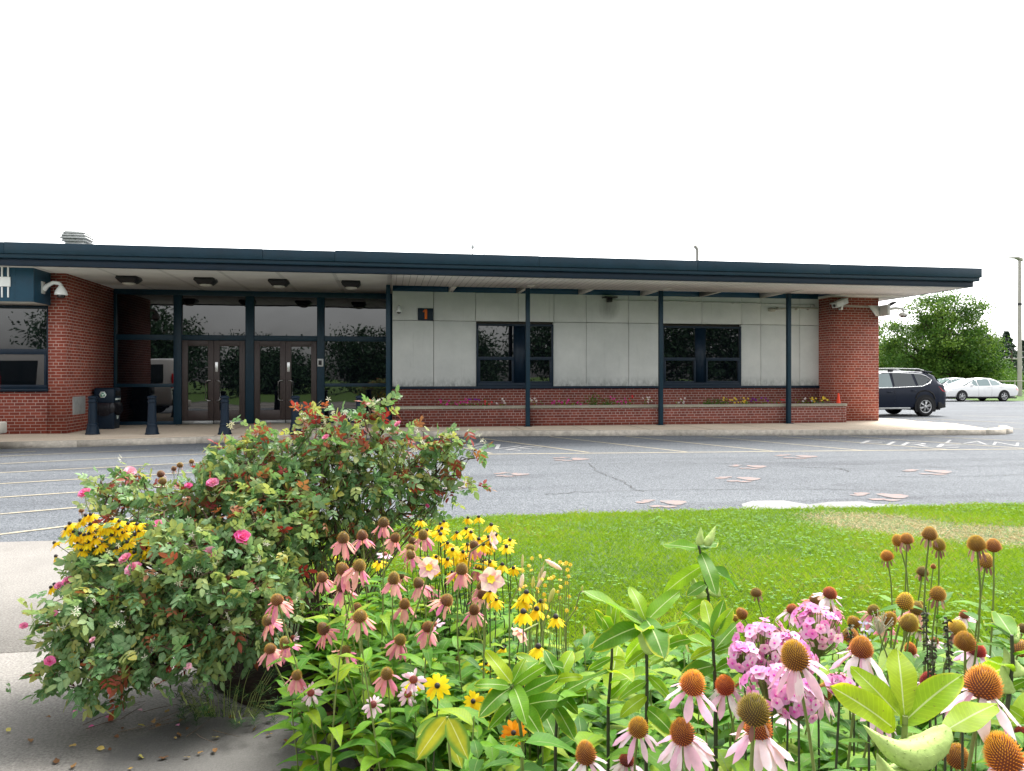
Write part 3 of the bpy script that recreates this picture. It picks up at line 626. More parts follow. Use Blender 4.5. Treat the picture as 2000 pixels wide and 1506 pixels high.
# ---- glazed entrance
YE = 20.9
def xe(px): return XA(px, YE)
def ze(px, py): return ZA(px, py, YE)
E0, E1 = XP1, XE
zt = ze(480, 660); zl = ze(690, 752); ztop = ZL
fr = MB()
fr.box(E0, YE - .05, ztop - .14, E1, YE + .1, ztop)                       # head
for a, b_ in ((340, 355.5), (480, 496.5), (619.5, 634)): fr.box(xe(a), YE - .06, ZS, xe(b_), YE + .1, ztop - .14)
fr.box(E0, YE - .05, ZS, E0 + .06, YE + .1, ztop - .14); fr.box(E1 - .17, YE - .05, ZS, E1, YE + .1, ztop - .14)
zones = [(E0 + .06, xe(340)), (xe(355.5), xe(480)), (xe(496.5), xe(619.5)), (xe(634), E1 - .17)]
for (a, b_) in zones: fr.box(a, YE - .045, zt - .075, b_, YE + .1, zt + .065)
for k in (0, 3):
    a, b_ = zones[k]; fr.box(a, YE - .04, zl - .045, b_, YE + .1, zl + .045); fr.box(a, YE - .04, ZS, b_, YE + .1, ZS + .09)
EF = fr.build("entrance_frame", mt['navy'], B, bevel=.004)
def pane(q0, q1, a, b_, Y, par, m=None, amp=.0022):
    e = rng.normal(size=4) * amp
    return MB().add([(q0, Y + e[0], a), (q1, Y + e[1], a), (q1, Y + e[2], b_), (q0, Y + e[3], b_)], [(0, 1, 2, 3)]).build("pane", m or mt['glass'], par)
for k, (a, b_) in enumerate(zones):
    pane(a, b_, zt + .065, ztop - .14, YE + .02, EF)
    if k in (0, 3): pane(a, b_, zl + .045, zt - .075, YE + .02, EF); pane(a, b_, ZS + .09, zl - .045, YE + .02, EF)
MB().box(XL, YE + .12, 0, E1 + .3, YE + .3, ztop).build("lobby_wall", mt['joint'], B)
MB().box(xe(350), YE - .42, ZS, xe(622), YE - .05, ZS + .012).build("yellow_threshold", mt['yellow'], B)
for (a, b_) in zones[1:3]:
    a += .012; b_ -= .012; m_ = (a + b_) / 2
    for (d0, d1, s_) in ((a, m_ - .003, 1), (m_ + .003, b_, -1)):
        z0, z1 = ZS + .10, zt - .08; st = .145
        mb = MB(); mb.box(d0, YE - .055, z0, d0 + st, YE, z1); mb.box(d1 - st, YE - .055, z0, d1, YE, z1)
        mb.box(d0 + st, YE - .055, z0, d1 - st, YE, z0 + .27); mb.box(d0 + st, YE - .055, z1 - .15, d1 - st, YE, z1)
        dr = mb.build("door", mt['bronze'], B, bevel=.004)
        pane(d0 + st, d1 - st, z0 + .27, z1 - .15, YE - .025, dr, amp=.004)
        hx = d1 - st * .5 if s_ > 0 else d0 + st * .5
        zz = 1.02
        mb = MB().tube([(hx, YE - .055, zz + .27), (hx - s_ * .05, YE - .12, zz + .27), (hx - s_ * .11, YE - .13, zz + .24), (hx - s_ * .11, YE - .13, zz - .24), (hx - s_ * .05, YE - .12, zz - .27), (hx, YE - .055, zz - .27)], .015, 8)
        mb.build("pull_handle", mt['steel'], dr, smooth=True)
        if s_ < 0: MB().box(hx - .035, YE - .07, 1.52, hx + .035, YE - .056, 1.78).build("lock_plate", mt['steel'], dr, bevel=.003)
        MB().box(d0 + .01, YE - .065, ZS + .013, d1 - .01, YE - .01, ZS + .098).build("kick_plate", mt['alu'], dr)
MB().box(xe(620.5), YE - .085, ze(627, 716), xe(632), YE - .062, ze(627, 701)).build("card_reader", mt['alu'], B, bevel=.004)
MB().box(xe(622.5), YE - .095, ze(627, 713), xe(629), YE - .086, ze(627, 704)).build("reader_screen", mt['black'], B, bevel=.004)
# metal access panel on the side wall
zc = 1.0
mb = MB(); mb.box(XP1, 18.28, ZA(155, 810, 18.4), XP1 + .012, 18.98, ZA(155, 775, 18.4)); mb.build("access_panel", mt['alu'], B, bevel=.003)
# ================================================================ brick planter
PLN = thing("brick_planter", (6.4, 18.95, ZS), "long low red brick planter with pale stone coping along the grey wall", "planter")
arc = [(12.40 + .26 * math.sin(q), 18.96 - .26 * math.cos(q)) for q in np.linspace(0, math.pi / 2, 7)]
outl = [(.16, 18.70)] + arc + [(12.66, 18.985)]
inn2 = [(.36, 18.90)] + [(12.40 + .05 * math.sin(q), 18.95 - .05 * math.cos(q)) for q in np.linspace(0, math.pi / 2, 7)] + [(12.45, 18.985)]
def ring(o_, i_, z0, z1):
    mb = MB()
    for k in range(len(o_) - 1): mb.prism([o_[k], o_[k + 1], i_[k + 1], i_[k]], z0, z1)
    return mb
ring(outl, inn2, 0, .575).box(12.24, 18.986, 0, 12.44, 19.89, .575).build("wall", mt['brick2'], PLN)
oc = offs(outl, -.02); ic = offs(inn2, .02)
ring([tuple(q) for q in oc], [tuple(q) for q in ic], .575, .645).box(12.22, 18.99, .575, 12.455, 19.89, .645).build("coping", mt['coping'], PLN, bevel=.01)
MB().prism([(.36, 18.9), (12.24, 18.9), (12.24, 19.89), (.36, 19.89)], .3, .57).build("soil", mt['soil'], PLN)
bp = [(866, 'magenta', .10), (893, 'magenta', .08), (908, 'magenta', .12), (925, 'purple', .16), (949, 'redbloom', .10), (984, 'whitebloom', .12), (1046, 'whitebloom', .14), (1086, 'magenta', .10), (1102, 'magenta', .10), (1125, 'magenta', .07), (1158, None, .28), (1184, None, .12),
      (1202, 'magenta', .16), (1216, 'magenta', .12), (1229, 'redbloom', .18), (1262, 'whitebloom', .16), (1331, 'whitebloom', .12), (1384, None, .11), (1402, None, .10), (1417, 'yellowbloom', .13), (1436, 'yellowbloom', .12), (1452, 'yellowbloom', .12), (1468, 'purple', .09), (1491, 'purple', .11), (1521, 'redbloom', .08), (1568, 'whitebloom', .13), (1587, 'yellowbloom', .12), (1610, 'yellowbloom', .15)]
names = {'magenta': 'magenta', 'purple': 'dark purple', 'redbloom': 'red', 'whitebloom': 'white', 'yellowbloom': 'yellow', None: 'bushy green'}
cnt = {}
segs = [(760, 1030, "left of the first pole"), (1030, 1290, "between the two middle poles"), (1290, 1538, "between the second and last poles"), (1538, 1700, "at the right end")]
for (px, kind, h) in bp:
    c = PY(px, 790, 19.1 + .25 * rng.random()); c[2] = .565
    seg_ = [s_ for s_ in segs if s_[0] <= px < s_[1]][0]; key = (kind, seg_[2]); cnt[key] = cnt.get(key, 0) + 1
    nm = names[kind]; tot = sum(1 for q in bp if q[1] == kind and seg_[0] <= q[0] < seg_[1])
    lab = (f"{ORD[cnt[key]-1]} {nm} bedding plant from left " if tot > 1 else f"only {nm} bedding plant ") + f"in the planter {seg_[2]}"
    pl = thing("bedding_plant", c, lab, "flower" if kind else "plant", "bedding plants in the brick planter")
    N = 26 if kind else 160; h2 = h + .12
    P = rng.normal(size=(N, 3)) * np.array((.09, .07, .3 * h2)) * (1 if kind else 1.15); P[:, 2] = np.abs(P[:, 2]) * 1.1 + .03; P[:, 2] = np.minimum(P[:, 2], h2)
    mb = MB(); leaves(mb, P + c, rdir(N, .6), rdir(N, 1), .055 if kind else .06, .035, P_ovate, 2); mb.build("foliage", mt['tree2'] if kind is None else mt['cf_leaf'], pl)
    if kind:
        n2 = 4 + int(rng.integers(4)); mb = MB()
        P = np.stack([rng.normal(size=n2) * .075, rng.normal(size=n2) * .05 - .03, rng.uniform(.45, 1.05, n2) * h2], -1) + c
        for q in P:
            th = np.arange(5) * 1.2566 + rng.random(); ax = nrm(np.array((rng.normal() * .4, -.8, .6)))
            U = nrm(np.cross(ax, (0, 0, 1.))); V = np.cross(ax, U); D = np.cos(th)[:, None] * U + np.sin(th)[:, None] * V + ax * .25
            leaves(mb, np.repeat(q[None], 5, 0), D, ax, .036, .036, P_round, 2)
        mb.build("bloom", mt[kind], pl)
# ================================================================ fixtures
for k, (px, py) in enumerate(((252, 541), (402, 544), (545, 547.5), (686, 551))):
    c = PY(px, py, 18.3); c[2] = ZL
    l = thing("ceiling_light", c, f"black square ceiling light under the entrance canopy, {ORD[k]} from the brick pier", "light", "ceiling lights under the entrance canopy")
    mb = MB(); mb.add([(x * .21, y * .21, 0) for x, y in ((-1,-1),(1,-1),(1,1),(-1,1))] + [(x * .23, y * .23, -.06) for x, y in ((-1,-1),(1,-1),(1,1),(-1,1))] + [(x * .15, y * .15, -.15) for x, y in ((-1,-1),(1,-1),(1,1),(-1,1))],
                      [(0,1,5,4),(1,2,6,5),(2,3,7,6),(3,0,4,7),(4,5,9,8),(5,6,10,9),(6,7,11,10),(7,4,8,11),(0,3,2,1)])
    mb.xf(Matrix.Translation(c)); mb.build("housing", mt['black'], l, bevel=.008)
    MB().lathe([(0, -.20), (.08, -.195), (.13, -.175), (.145, -.15)], c, 16).build("lens", mt['lens'], l, smooth=True)
def dome_cam(c, side, label, s=1.0, wall=(1, 0, 0)):
    """wall bracket, gooseneck, bell housing and dark dome; the arm runs along `wall`"""
    t = thing("security_camera", c, label, "camera"); w = np.array(wall, float); c = np.array(c); up = np.array((0, 0, 1.))
    lat = np.cross(w, up)
    mb = MB(); v = []
    for a, b_, e in [(x, y, z) for z in (-.13, .13) for x, y in ((0, -1), (1, -1), (1, 1), (0, 1))]: v.append(c + s * (w * a * .03 + lat * b_ * .07 + up * e))
    mb.add(v, [(0,3,2,1),(4,5,6,7),(0,1,5,4),(1,2,6,5),(2,3,7,6),(3,0,4,7)]); mb.build("wall_plate", mt['offwhite'], t, bevel=.006)
    e = c + s * (w * .33 + up * .10)
    MB().tube([c + s * (w * .02 - up * .04), c + s * (w * .10 + up * .05), c + s * (w * .22 + up * .115), e, c + s * (w * .37 + up * .06)], [s * .06, s * .045, s * .04, s * .04, s * .04], 10).build("arm", mt['white'], t, smooth=True)
    h = c + s * (w * .37 - up * .13)
    MB().lathe([(0, .19), (.035, .19), (.05, .17), (.075, .13), (.115, .06), (.13, .0), (.13, -.02), (.11, -.025)], h, 18).xf(Matrix.Identity(4)).build("housing", mt['white'], t, smooth=True) if s == 1 else \
        MB().lathe([(0, .19*s), (.035*s, .19*s), (.05*s, .17*s), (.075*s, .13*s), (.115*s, .06*s), (.13*s, 0), (.13*s, -.02*s), (.11*s, -.025*s)], h, 18).build("housing", mt['white'], t, smooth=True)
    MB().lathe([(.085 * s, -.025 * s), (.08 * s, -.06 * s), (.05 * s, -.09 * s), (0, -.10 * s)], h, 14).build("dome", mt['glass'], t, smooth=True)
    return t
c = PY(79, 562, 17.55); c[0] = xb
dome_cam(c, 1, "white bell shaped security camera on an arm beside the navy canopy box", 1.0)
c = PY(775, 606, 19.9); dome_cam(PY(779, 604, 19.9), 1, "small white dome camera on the grey panel left of the number sign", .62, (0, -1, 0))
sg = thing("number_sign", PY(831, 613, 19.9), "dark navy wall sign with an orange number 1 beside the entrance", "sign")
p0, p1 = PY(816, 602, 19.88), PY(846, 626, 19.88)
MB().box(p0[0], 19.865, p1[2], p1[0], 19.897, p0[2]).build("plate", mt['navy2'], sg, bevel=.005)
def q1(x, y): v = PY(x, y, 19.86); return (v[0], v[2])
MB().prismY([q1(*q) for q in ((829.4, 623.2), (834.2, 623.2), (834.2, 604.2), (829.8, 604.2), (826.2, 607.2), (826.2, 609.8), (829.4, 608.6))], 19.857, 19.866).build("numeral", mt['orange'], sg)
# flood lamp bar and conduits
c = PY(1189, 583, 19.86)
l = thing("flood_lamp", c, "black flat flood lamp high on the grey panel with soot below it", "light")
MB().box(c[0] - .19, 19.62, c[2] - .0, c[0] + .19, 19.88, c[2] + .03).build("lamp_head", mt['black'], l, bevel=.01)
MB().box(c[0] - .06, 19.70, c[2] - .11, c[0] + .06, 19.897, c[2] - .001).build("junction_box", mt['black'], l, bevel=.01)
cd = MB(); cpts = [PY(1196, 587, 19.87), PY(1300, 588, 19.87), PY(1450, 592, 19.87), PY(1590, 597, 19.87)]
cd.tube(cpts, .014, 8)
for px, py in ((1280, 588), (1432, 591.5), (1540, 595)): q = PY(px, py, 19.88); cd.box(q[0] - .02, 19.855, q[2] - .03, q[0] + .02, 19.895, q[2] + .03)
q = cpts[-1]; cd.box(q[0] - .12, 19.84, q[2] - .035, q[0], 19.895, q[2] + .035)
tag(cd.build("upper_conduit", mt['alu'], None, smooth=False, loc=cpts[0]), "long thin grey conduit running right from the flood lamp", "conduit")
cd = MB(); cd.tube([PY(1512, 604.5, 19.87), PY(1530, 603, 19.87), PY(1545, 601, 19.87), PY(1599, 602.5, 19.87)], .02, 8)
q = PY(1507, 605, 19.88); cd.lathe([(0, .11), (.05, .10), (.06, 0), (.05, -.10), (0, -.11)], q, 10, (1, 0, 0))
for px in (1518, 1555, 1578): q = PY(px, 603, 19.87); cd.box(q[0] - .015, 19.83, q[2] - .04, q[0] + .015, 19.895, q[2] + .04)
tag(cd.build("lower_conduit", mt['galv'], None, loc=PY(1512, 604, 19.87)), "short grey conduit with a round end box left of the brick corner", "conduit")
c = PY(1641, 594, 19.3)
t = thing("bullet_camera", c, "silver boxy bullet camera bracketed to the brick corner pier", "camera")
bc = MB().box(-.10, -.40, -.07, .08, .16, .07); Mr = Matrix.Translation(Vector(c) + Vector((-.04, -.18, .03))) @ Matrix.Rotation(R(-66), 4, 'Z') @ Matrix.Rotation(R(17), 4, 'X')
bc.xf(Mr); bc.build("housing", mt['alu'], t, bevel=.02)
MB().box(-.12, -.46, .072, .10, .15, .088).xf(Mr).build("sun_shield", mt['offwhite'], t, bevel=.006)
MB().lathe([(0, 0), (.045, 0), (.045, .01), (0, .012)], (0, 0, 0), 14, (0, -1, 0)).xf(Mr @ Matrix.Translation((-.01, -.402, 0))).build("lens", mt['glass'], t)
MB().tube([Vector(c) + Vector((-.06, -.17, -.04)), Vector(c) + Vector((-.05, -.15, -.15)), Vector(c) + Vector((-.03, 0, -.14))], .035, 8).build("bracket", mt['offwhite'], t, smooth=True)
cd = MB(); z = PY(1660, 598, 19.29)[2]
for dz in (.02, -.005): cd.tube([(X2 + .3, 19.285, z + dz), (X3 - .05, 19.285, z - .03 + dz)], .009, 6)
tag(cd.build("cable_run", mt['galv'], None, loc=(X2 + .3, 19.285, z)), "pair of thin cables across the top of the brick corner pier", "cable")
c = PY(1716, 607, 19.28); c[0] = X3 - .22
t = thing("corner_camera", c, "white hanging dome camera on a long arm at the brick corner", "camera")
MB().add([(X3 - .34, 19.27, c[2] + .14), (X3 + .06, 19.27, c[2] + .14), (X3 + .06, 19.27, c[2] - .16), (X3 - .10, 19.27, c[2] - .16), (X3 - .34, 19.297, c[2] + .14), (X3 + .06, 19.297, c[2] + .14), (X3 + .06, 19.297, c[2] - .16), (X3 - .10, 19.297, c[2] - .16)],
         [(0, 3, 2, 1), (4, 5, 6, 7), (0, 1, 5, 4), (1, 2, 6, 5), (2, 3, 7, 6), (3, 0, 4, 7)]).build("bracket", mt['offwhite'], t)
MB().tube([(X3 + .05, 19.0, c[2] + .02), (X3 + .30, 18.98, c[2] + .05), (X3 + .50, 18.97, c[2] + .04), (X3 + .56, 18.97, c[2] - .06)], [.05, .04, .04, .035], 8).build("arm", mt['offwhite'], t, smooth=True)
MB().box(X3 - .0, 18.92, c[2] - .16, X3 + .09, 19.27, c[2] + .15).build("mount_box", mt['offwhite'], t, bevel=.01)
MB().lathe([(0, .03), (.08, .02), (.13, -.03), (.14, -.06), (.12, -.07)], (X3 + .54, 18.97, c[2] - .09), 16).build("housing", mt['white'], t, smooth=True)
MB().lathe([(.10, -.07), (.08, -.11), (0, -.13)], (X3 + .54, 18.97, c[2] - .09), 14).build("dome", mt['glass'], t, smooth=True)
c = PY(1733, 597, 19.3)
t = thing("wall_floodlight", c, "small black floodlight tilted up at the brick corner above the camera", "light")
MB().box(-.13, -.10, -.02, .17, .10, .03).xf(Matrix.Translation(Vector(c) + Vector((.08, 0, .02))) @ Matrix.Rotation(R(-28), 4, 'Y')).build("lamp_head", mt['black'], t, bevel=.012)
MB().tube([(X3 - .02, 19.3, c[2] - .06), (c[0], 19.3, c[2] - .04)], .025, 8).build("stem", mt['galv'], t)
# roof things
c = PY(152, 470, 19.0); c[2] = PY(152, 472.5, 19.0)[2] - .05
t = thing("roof_vent", c, "pale louvred roof vent above the entrance", "vent")
for k in range(4):
    z = c[2] + .03 + k * .062; q = .27 + .02 * (k % 2) - .05 * (k == 3)
    MB().add([(c[0] + x * q, c[1] + y * q, z) for x, y in ((-1,-1),(1,-1),(1,1),(-1,1))] + [(c[0] + x * (q - .05), c[1] + y * (q - .05), z + .06) for x, y in ((-1,-1),(1,-1),(1,1),(-1,1))],
             [(3,2,1,0),(4,5,6,7),(0,1,5,4),(1,2,6,5),(2,3,7,6),(3,0,4,7)]).build("louvre", mt['alu'], t)
MB().box(c[0] - .2, c[1] - .2, 4.04, c[0] + .2, c[1] + .2, c[2] + .26).build("duct", mt['alu'], t)
c = PY(1362, 511, 19.5); zz = PY(1362, 484, 19.5)[2]; zb_ = 4.04
tag(MB().tube([(c[0], c[1], zb_), (c[0], c[1], zz - .06), (c[0] - .03, c[1], zz), (c[0] - .09, c[1], zz + .05)], [.045, .045, .048, .048], 8).build("vent_pipe", mt['galv'], None, smooth=True, loc=(c[0], c[1], zb_)), "dark bent vent pipe standing on the flat roof", "pipe")
c = PY(923, 490, 21); zz = PY(923, 482, 21)[2]
t = thing("roof_sensor", (c[0], 21, 4.04), "short roof antenna with a small square head", "antenna")
MB().tube([(c[0], 21, 4.04), (c[0], 21, zz - .05)], .014, 6).build("mast", mt['galv'], t); MB().box(c[0] - .04, 20.97, zz - .05, c[0] + .04, 21.03, zz + .05).build("head", mt['alu'], t, bevel=.008)
c = PY(945.5, 490, 22); zz = PY(945.5, 434, 22)[2]
t = thing("whip_antenna", (c[0], 22, 4.04), "very thin tall whip antenna on the roof", "antenna")
MB().tube([(c[0], 22, 4.04), (c[0], 22, zz)], .017, 6).build("whip", mt['offwhite'], t); MB().tube([(c[0], 22, 4.04), (c[0], 22, 4.4)], .018, 6).build("base", mt['galv'], t)
# bollards
bl = [(181, "beside the recycling bin"), (297, "standing alone right of the recycling bin"), (439, "in front of the left double doors"), (577, "in front of the right double doors, half behind the rose bush"), (703, "by the lowest entrance window, half behind the rose bush")]
def bollard():
    t = thing("bollard", (0, 0, 0), "", "bollard")
    MB().lathe([(0, 0), (.150, 0), (.150, .025), (.138, .04), (.132, .07), (.128, .12), (.106, .19), (.110, .205), (.110, .23), (.098, .245), (.092, .25)], n=12).build("base", mt['navy2'], t, bevel=.003)
    mb = MB(); th = np.arange(24); rr = .088 + .006 * (th % 2)
    for z in (.25, .70): pass
    v = [((rr[i] - .012 * k) * math.cos(th[i] * math.pi / 12), (rr[i] - .012 * k) * math.sin(th[i] * math.pi / 12), .25 + .46 * k) for k in (0, 1) for i in range(24)]
    mb.add(v, [(i, (i + 1) % 24, 24 + (i + 1) % 24, 24 + i) for i in range(24)]); mb.build("shaft", mt['navy2'], t)
    MB().lathe([(.078, .70), (.095, .71), (.095, .735), (.082, .745), (.082, .785), (.098, .80), (.098, .83), (.075, .85), (0, .857)], n=16).build("cap", mt['navy2'], t, bevel=.003)
    return t
b0 = bollard()
for i, (px, w) in enumerate(bl):
    o = b0 if i == 0 else copy_tree(b0); c = G(px, 848.5, ZS); o.location = (c[0], c[1], ZS)
    tag(o, "dark navy fluted bollard " + w, "bollard", "bollards along the entrance kerb")
# recycling bin
c = G(201, 838.5, ZS); X0 = XA(183, c[1]); X1 = XA(222.5, c[1]); Dp = .48
t = thing("recycling_bin", ((X0 + X1) / 2, c[1] + Dp / 2, ZS), "dark navy recycling bin with a black bag collar against the brick side wall", "bin")
y0 = c[1]
def frus(x0, x1, ya, yb, z0, z1, i=0.0):
    return MB().add([(x0 + i, ya + i, z0), (x1 - i, ya + i, z0), (x1 - i, yb - i, z0), (x0 + i, yb - i, z0), (x0, ya, z1), (x1, ya, z1), (x1, yb, z1), (x0, yb, z1)], [(0,3,2,1),(4,5,6,7),(0,1,5,4),(1,2,6,5),(2,3,7,6),(3,0,4,7)])
frus(X0, X1, y0, y0 + Dp, ZS, ZS + .56, .02).build("body", mt['navy2'], t, bevel=.02)
frus(X0 - .01, X1 + .01, y0 - .01, y0 + Dp + .01, ZS + .62, ZS + 1.0).build("hood", mt['navy2'], t, bevel=.05)
bg_ = MB(); n = 64; P = []
for k in range(4):
    zz = ZS + (.64, .60, .50, .42)[k]; gr = (.0, .02, .035, .02)[k]
    for i in range(n):
        s_ = i / n * 4; q = int(s_); f_ = s_ - q
        cn = [(X0, y0), (X1, y0), (X1, y0 + Dp), (X0, y0 + Dp)]; a, b_ = cn[q], cn[(q + 1) % 4]
        x = a[0] + (b_[0] - a[0]) * f_; y = a[1] + (b_[1] - a[1]) * f_; nx, ny = ((0, -1), (1, 0), (0, 1), (-1, 0))[q]
        w_ = gr + .012 * k * math.sin(i * 2.9) + .006
        P.append((x + nx * w_, y + ny * w_, zz - (.10 * math.sin(f_ * math.pi) if k == 3 else 0)))
bg_.add(P, [(k * n + i, k * n + (i + 1) % n, (k + 1) * n + (i + 1) % n, (k + 1) * n + i) for k in range(3) for i in range(n)])
mt['bag'] = M("black_plastic_bag", (.012, .012, .016), .25, 0, .2, 20)
bg_.build("bag_collar", mt['bag'], t, smooth=True)
cx_, cz_ = XA(201, y0), ZA(201, 771, y0)
mt['decal'] = M("white_decal", (.62, .72, .68), .5); mt['green'] = M("green_decal", (.03, .32, .18), .5)
MB().prismY([(cx_ + .085 * math.cos(q), cz_ + .085 * math.sin(q)) for q in np.arange(6) * math.pi / 3], y0 - .017, y0 - .0115).build("recycling_decal", mt['decal'], t)
mb = MB()
for k in range(3):
    a = math.pi / 2 + k * 2 * math.pi / 3; Rm = Matrix.Rotation(a, 2)
    for q in ([(.012, -.038), (.050, -.012), (.050, .018), (.02, -.008)], [(.050, -.03), (.050, .035), (.018, .012)]):
        mb.prismY([(cx_ + (Rm @ Vector(p)).x, cz_ + (Rm @ Vector(p)).y) for p in q][::1], y0 - .0195, y0 - .0175)
mb.build("recycling_arrows", mt['green'], t)
MB().box(X1 + .0115, y0 + .08, ZS + .80, X1 + .014, y0 + Dp - .08, ZS + .93).build("bin_opening", mt['black'], t)
MB().box(X1 + .0115, y0 + .06, ZS + .70, X1 + .015, y0 + Dp - .06, ZS + .745).build("side_label", mt['decal'], t)
MB().add([(X1 + .004, y0 + .14, ZS + .42), (X1 + .004, y0 + .36, ZS + .44), (X1 + .002, y0 + .30, ZS + .25), (X1 + .002, y0 + .20, ZS + .23)], [(0, 3, 2, 1)]).build("torn_label", mt['decal'], t)
# traffic cone behind the planter
c = np.array((XA(1640, 19.02), 19.0, ZS)); c[0] = 12.585; c[1] = 19.14
t = thing("traffic_cone", c, "orange traffic cone standing between the planter end and the brick pier", "cone")
h = ZA(1637, 768.5, 19.0) - ZS
MB().lathe([(.125, .03), (.12, .05), (.022, h), (0, h + .005)], c, 20).build("body", mt['cone'], t, smooth=True)
MB().prism([(c[0] - .15, c[1] - .148), (c[0] + .15, c[1] - .148), (c[0] + .15, c[1] + .15), (c[0] - .15, c[1] + .15)], ZS, ZS + .035).build("base", mt['cone'], t, bevel=.01)
MB().lathe([(.096, .235), (.074, .395)], c + np.array((0, 0, .0)), 20).build("collar", mt['cone'], t)
# ================================================================ vehicles
def car(name, label, group, paint, st, wheels, wr, wid, sidewin, wind, rearw, glass=None, extras=None, arch=1.22, handles=(), tail=None, head=None, tyw=.22, spokes=5, mirror=None, cladding=None):
    """st: stations (x, zbottom, zbelt, zroof, halfwidth, roof halfwidth); car points to -x, ground at z=0"""
    t = thing(name, (0, 0, 0), label, "car", group)
    A = np.array(st, float); xs = A[:, 0]
    def at(x, k): return np.interp(x, xs, A[:, k])
    X = np.unique(np.concatenate([xs, np.linspace(xs[0], xs[-1], 40)])); rows = []
    for x in X:
        zb, zt, zr, w, rw = (at(x, k) for k in range(1, 6)); g = zr - zt > .06; zm = (zb + zt) / 2
        side = [(0, zb), (.80 * w, zb), (.955 * w, zb + .07), (w * .99, zb + .20), (w, zm + .10), (.985 * w, zt - .09), (.955 * w, zt)]
        top = [(rw, zr - .05), (rw * .84, zr - .005), (0, zr + .015)] if g else [(.90 * w, zt + .012), (.66 * w, zt + .03), (0, zt + .045)]
        rows.append(side + top)
    rows = np.array(rows); m = rows.shape[1]
    v = []
    for i, x in enumerate(X):
        r = rows[i]; v += [(x, -y, z) for y, z in r] + [(x, y, z) for y, z in r[-2:0:-1]]
    n = 2 * m - 2; q = [(i * n + j, (i + 1) * n + j, (i + 1) * n + (j + 1) % n, i * n + (j + 1) % n) for i in range(len(X) - 1) for j in range(n)]
    MB().add(v, q + [tuple(range(n)), tuple(range((len(X) - 1) * n, len(X) * n))[::-1]]).build("body", paint, t, smooth=True)
    bd = t.children[0] if t.children else None
    md = [c for c in bpy.data.objects if c.parent == t][0].modifiers.new("es", 'EDGE_SPLIT'); md.split_angle = R(32)
    def ys(x, z):
        zt, zr, w, rw, zb = at(x, 2), at(x, 3), at(x, 4), at(x, 5), at(x, 1)
        if z >= zt: return .955 * w + (rw - .955 * w) * np.clip((z - zt) / max(zr - .05 - zt, .01), 0, 1)
        zm = (zb + zt) / 2; return np.interp(z, [zb + .07, zb + .2, zm + .1, zt - .09, zt], [.955 * w, .99 * w, w, .985 * w, .955 * w])
    G_ = glass or mt['carglass']
    for s_ in (-1, 1):
        for poly in sidewin:
            pl, mg = poly if isinstance(poly, tuple) else (poly, G_)
            MB().add([(x, s_ * (ys(x, z) + .008), z) for x, z in pl], [tuple(range(len(pl)))[::s_ * -1]]).build("side_window", mg, t)
    for nm, (x0, z0, x1, z1) in (("windscreen", wind), ("rear_window", rearw)):
        off = .02; w0 = at(x0, 4) * .80; w1 = at(x1, 5) * .84
        MB().add([(x0, -w0, z0 + off), (x1, -w1, z1 + off), (x1, w1, z1 + off), (x0, w0, z0 + off)], [(0, 1, 2, 3)] if x1 > x0 else [(3, 2, 1, 0)]).build(nm, glass or mt['carglass'], t)
    for xw in wheels:
        for s_ in (-1, 1):
            y = s_ * (at(xw, 4)); arc = np.linspace(0, 2 * np.pi, 28, endpoint=False)
            MB().add([(xw + wr * arch * math.cos(a), y + s_ * .006, max(.16, wr + wr * arch * math.sin(a))) for a in arc], [tuple(range(28))[::-s_]]).build("wheel_arch", cladding or mt['rubber'], t)
            wv = thing("x", (0, 0, 0), None, None); COL.objects.unlink(wv); bpy.data.objects.remove(wv)
            ty = MB().lathe([(wr * .62, -.005), (wr * .70, .014), (wr * .93, .012), (wr, -.02), (wr, -tyw + .02), (wr * .9, -tyw)], (xw, y + s_ * .012, wr), 28, (0, s_, 0)).build("wheel", mt['rubber'], t, smooth=True)
            rm = MB(); rm.lathe([(wr * .66, .002), (wr * .63, .006), (wr * .58, -.02), (wr * .56, -.06)], (xw, y + s_ * .012, wr), 28, (0, s_, 0))
            rm.lathe([(wr * .15, -.02), (wr * .13, .004), (0, .006)], (xw, y + s_ * .012, wr), 14, (0, s_, 0))
            for k in range(spokes):
                for dd in (-.13, .13):
                    a = k * 2 * math.pi / spokes + .3; a1 = a + dd
                    e0 = np.array((math.cos(a + dd * .6), 0, math.sin(a + dd * .6))) * wr * .12; e1 = np.array((math.cos(a1), 0, math.sin(a1))) * wr * .60
                    pn = np.array((-math.sin(a1), 0, math.cos(a1))) * wr * .035; c = np.array((xw, y + s_ * .008, wr)); dn = np.array((0, s_ * .02, 0))
                    rm.add([c + e0 - pn, c + e1 - pn * 1.5, c + e1 + pn * 1.5, c + e0 + pn, c + e0 - pn - dn, c + e1 - pn * 1.5 - dn, c + e1 + pn * 1.5 - dn, c + e0 + pn - dn], [(0,1,2,3),(3,2,1,0),(0,4,5,1),(2,6,7,3),(1,5,6,2)])
            rm.build("rim", mt['rim'], ty)
            MB().lathe([(wr * .57, -.055), (0, -.056)], (xw, y + s_ * .012, wr), 20, (0, s_, 0)).build("brake_disc", mt['black'], ty)
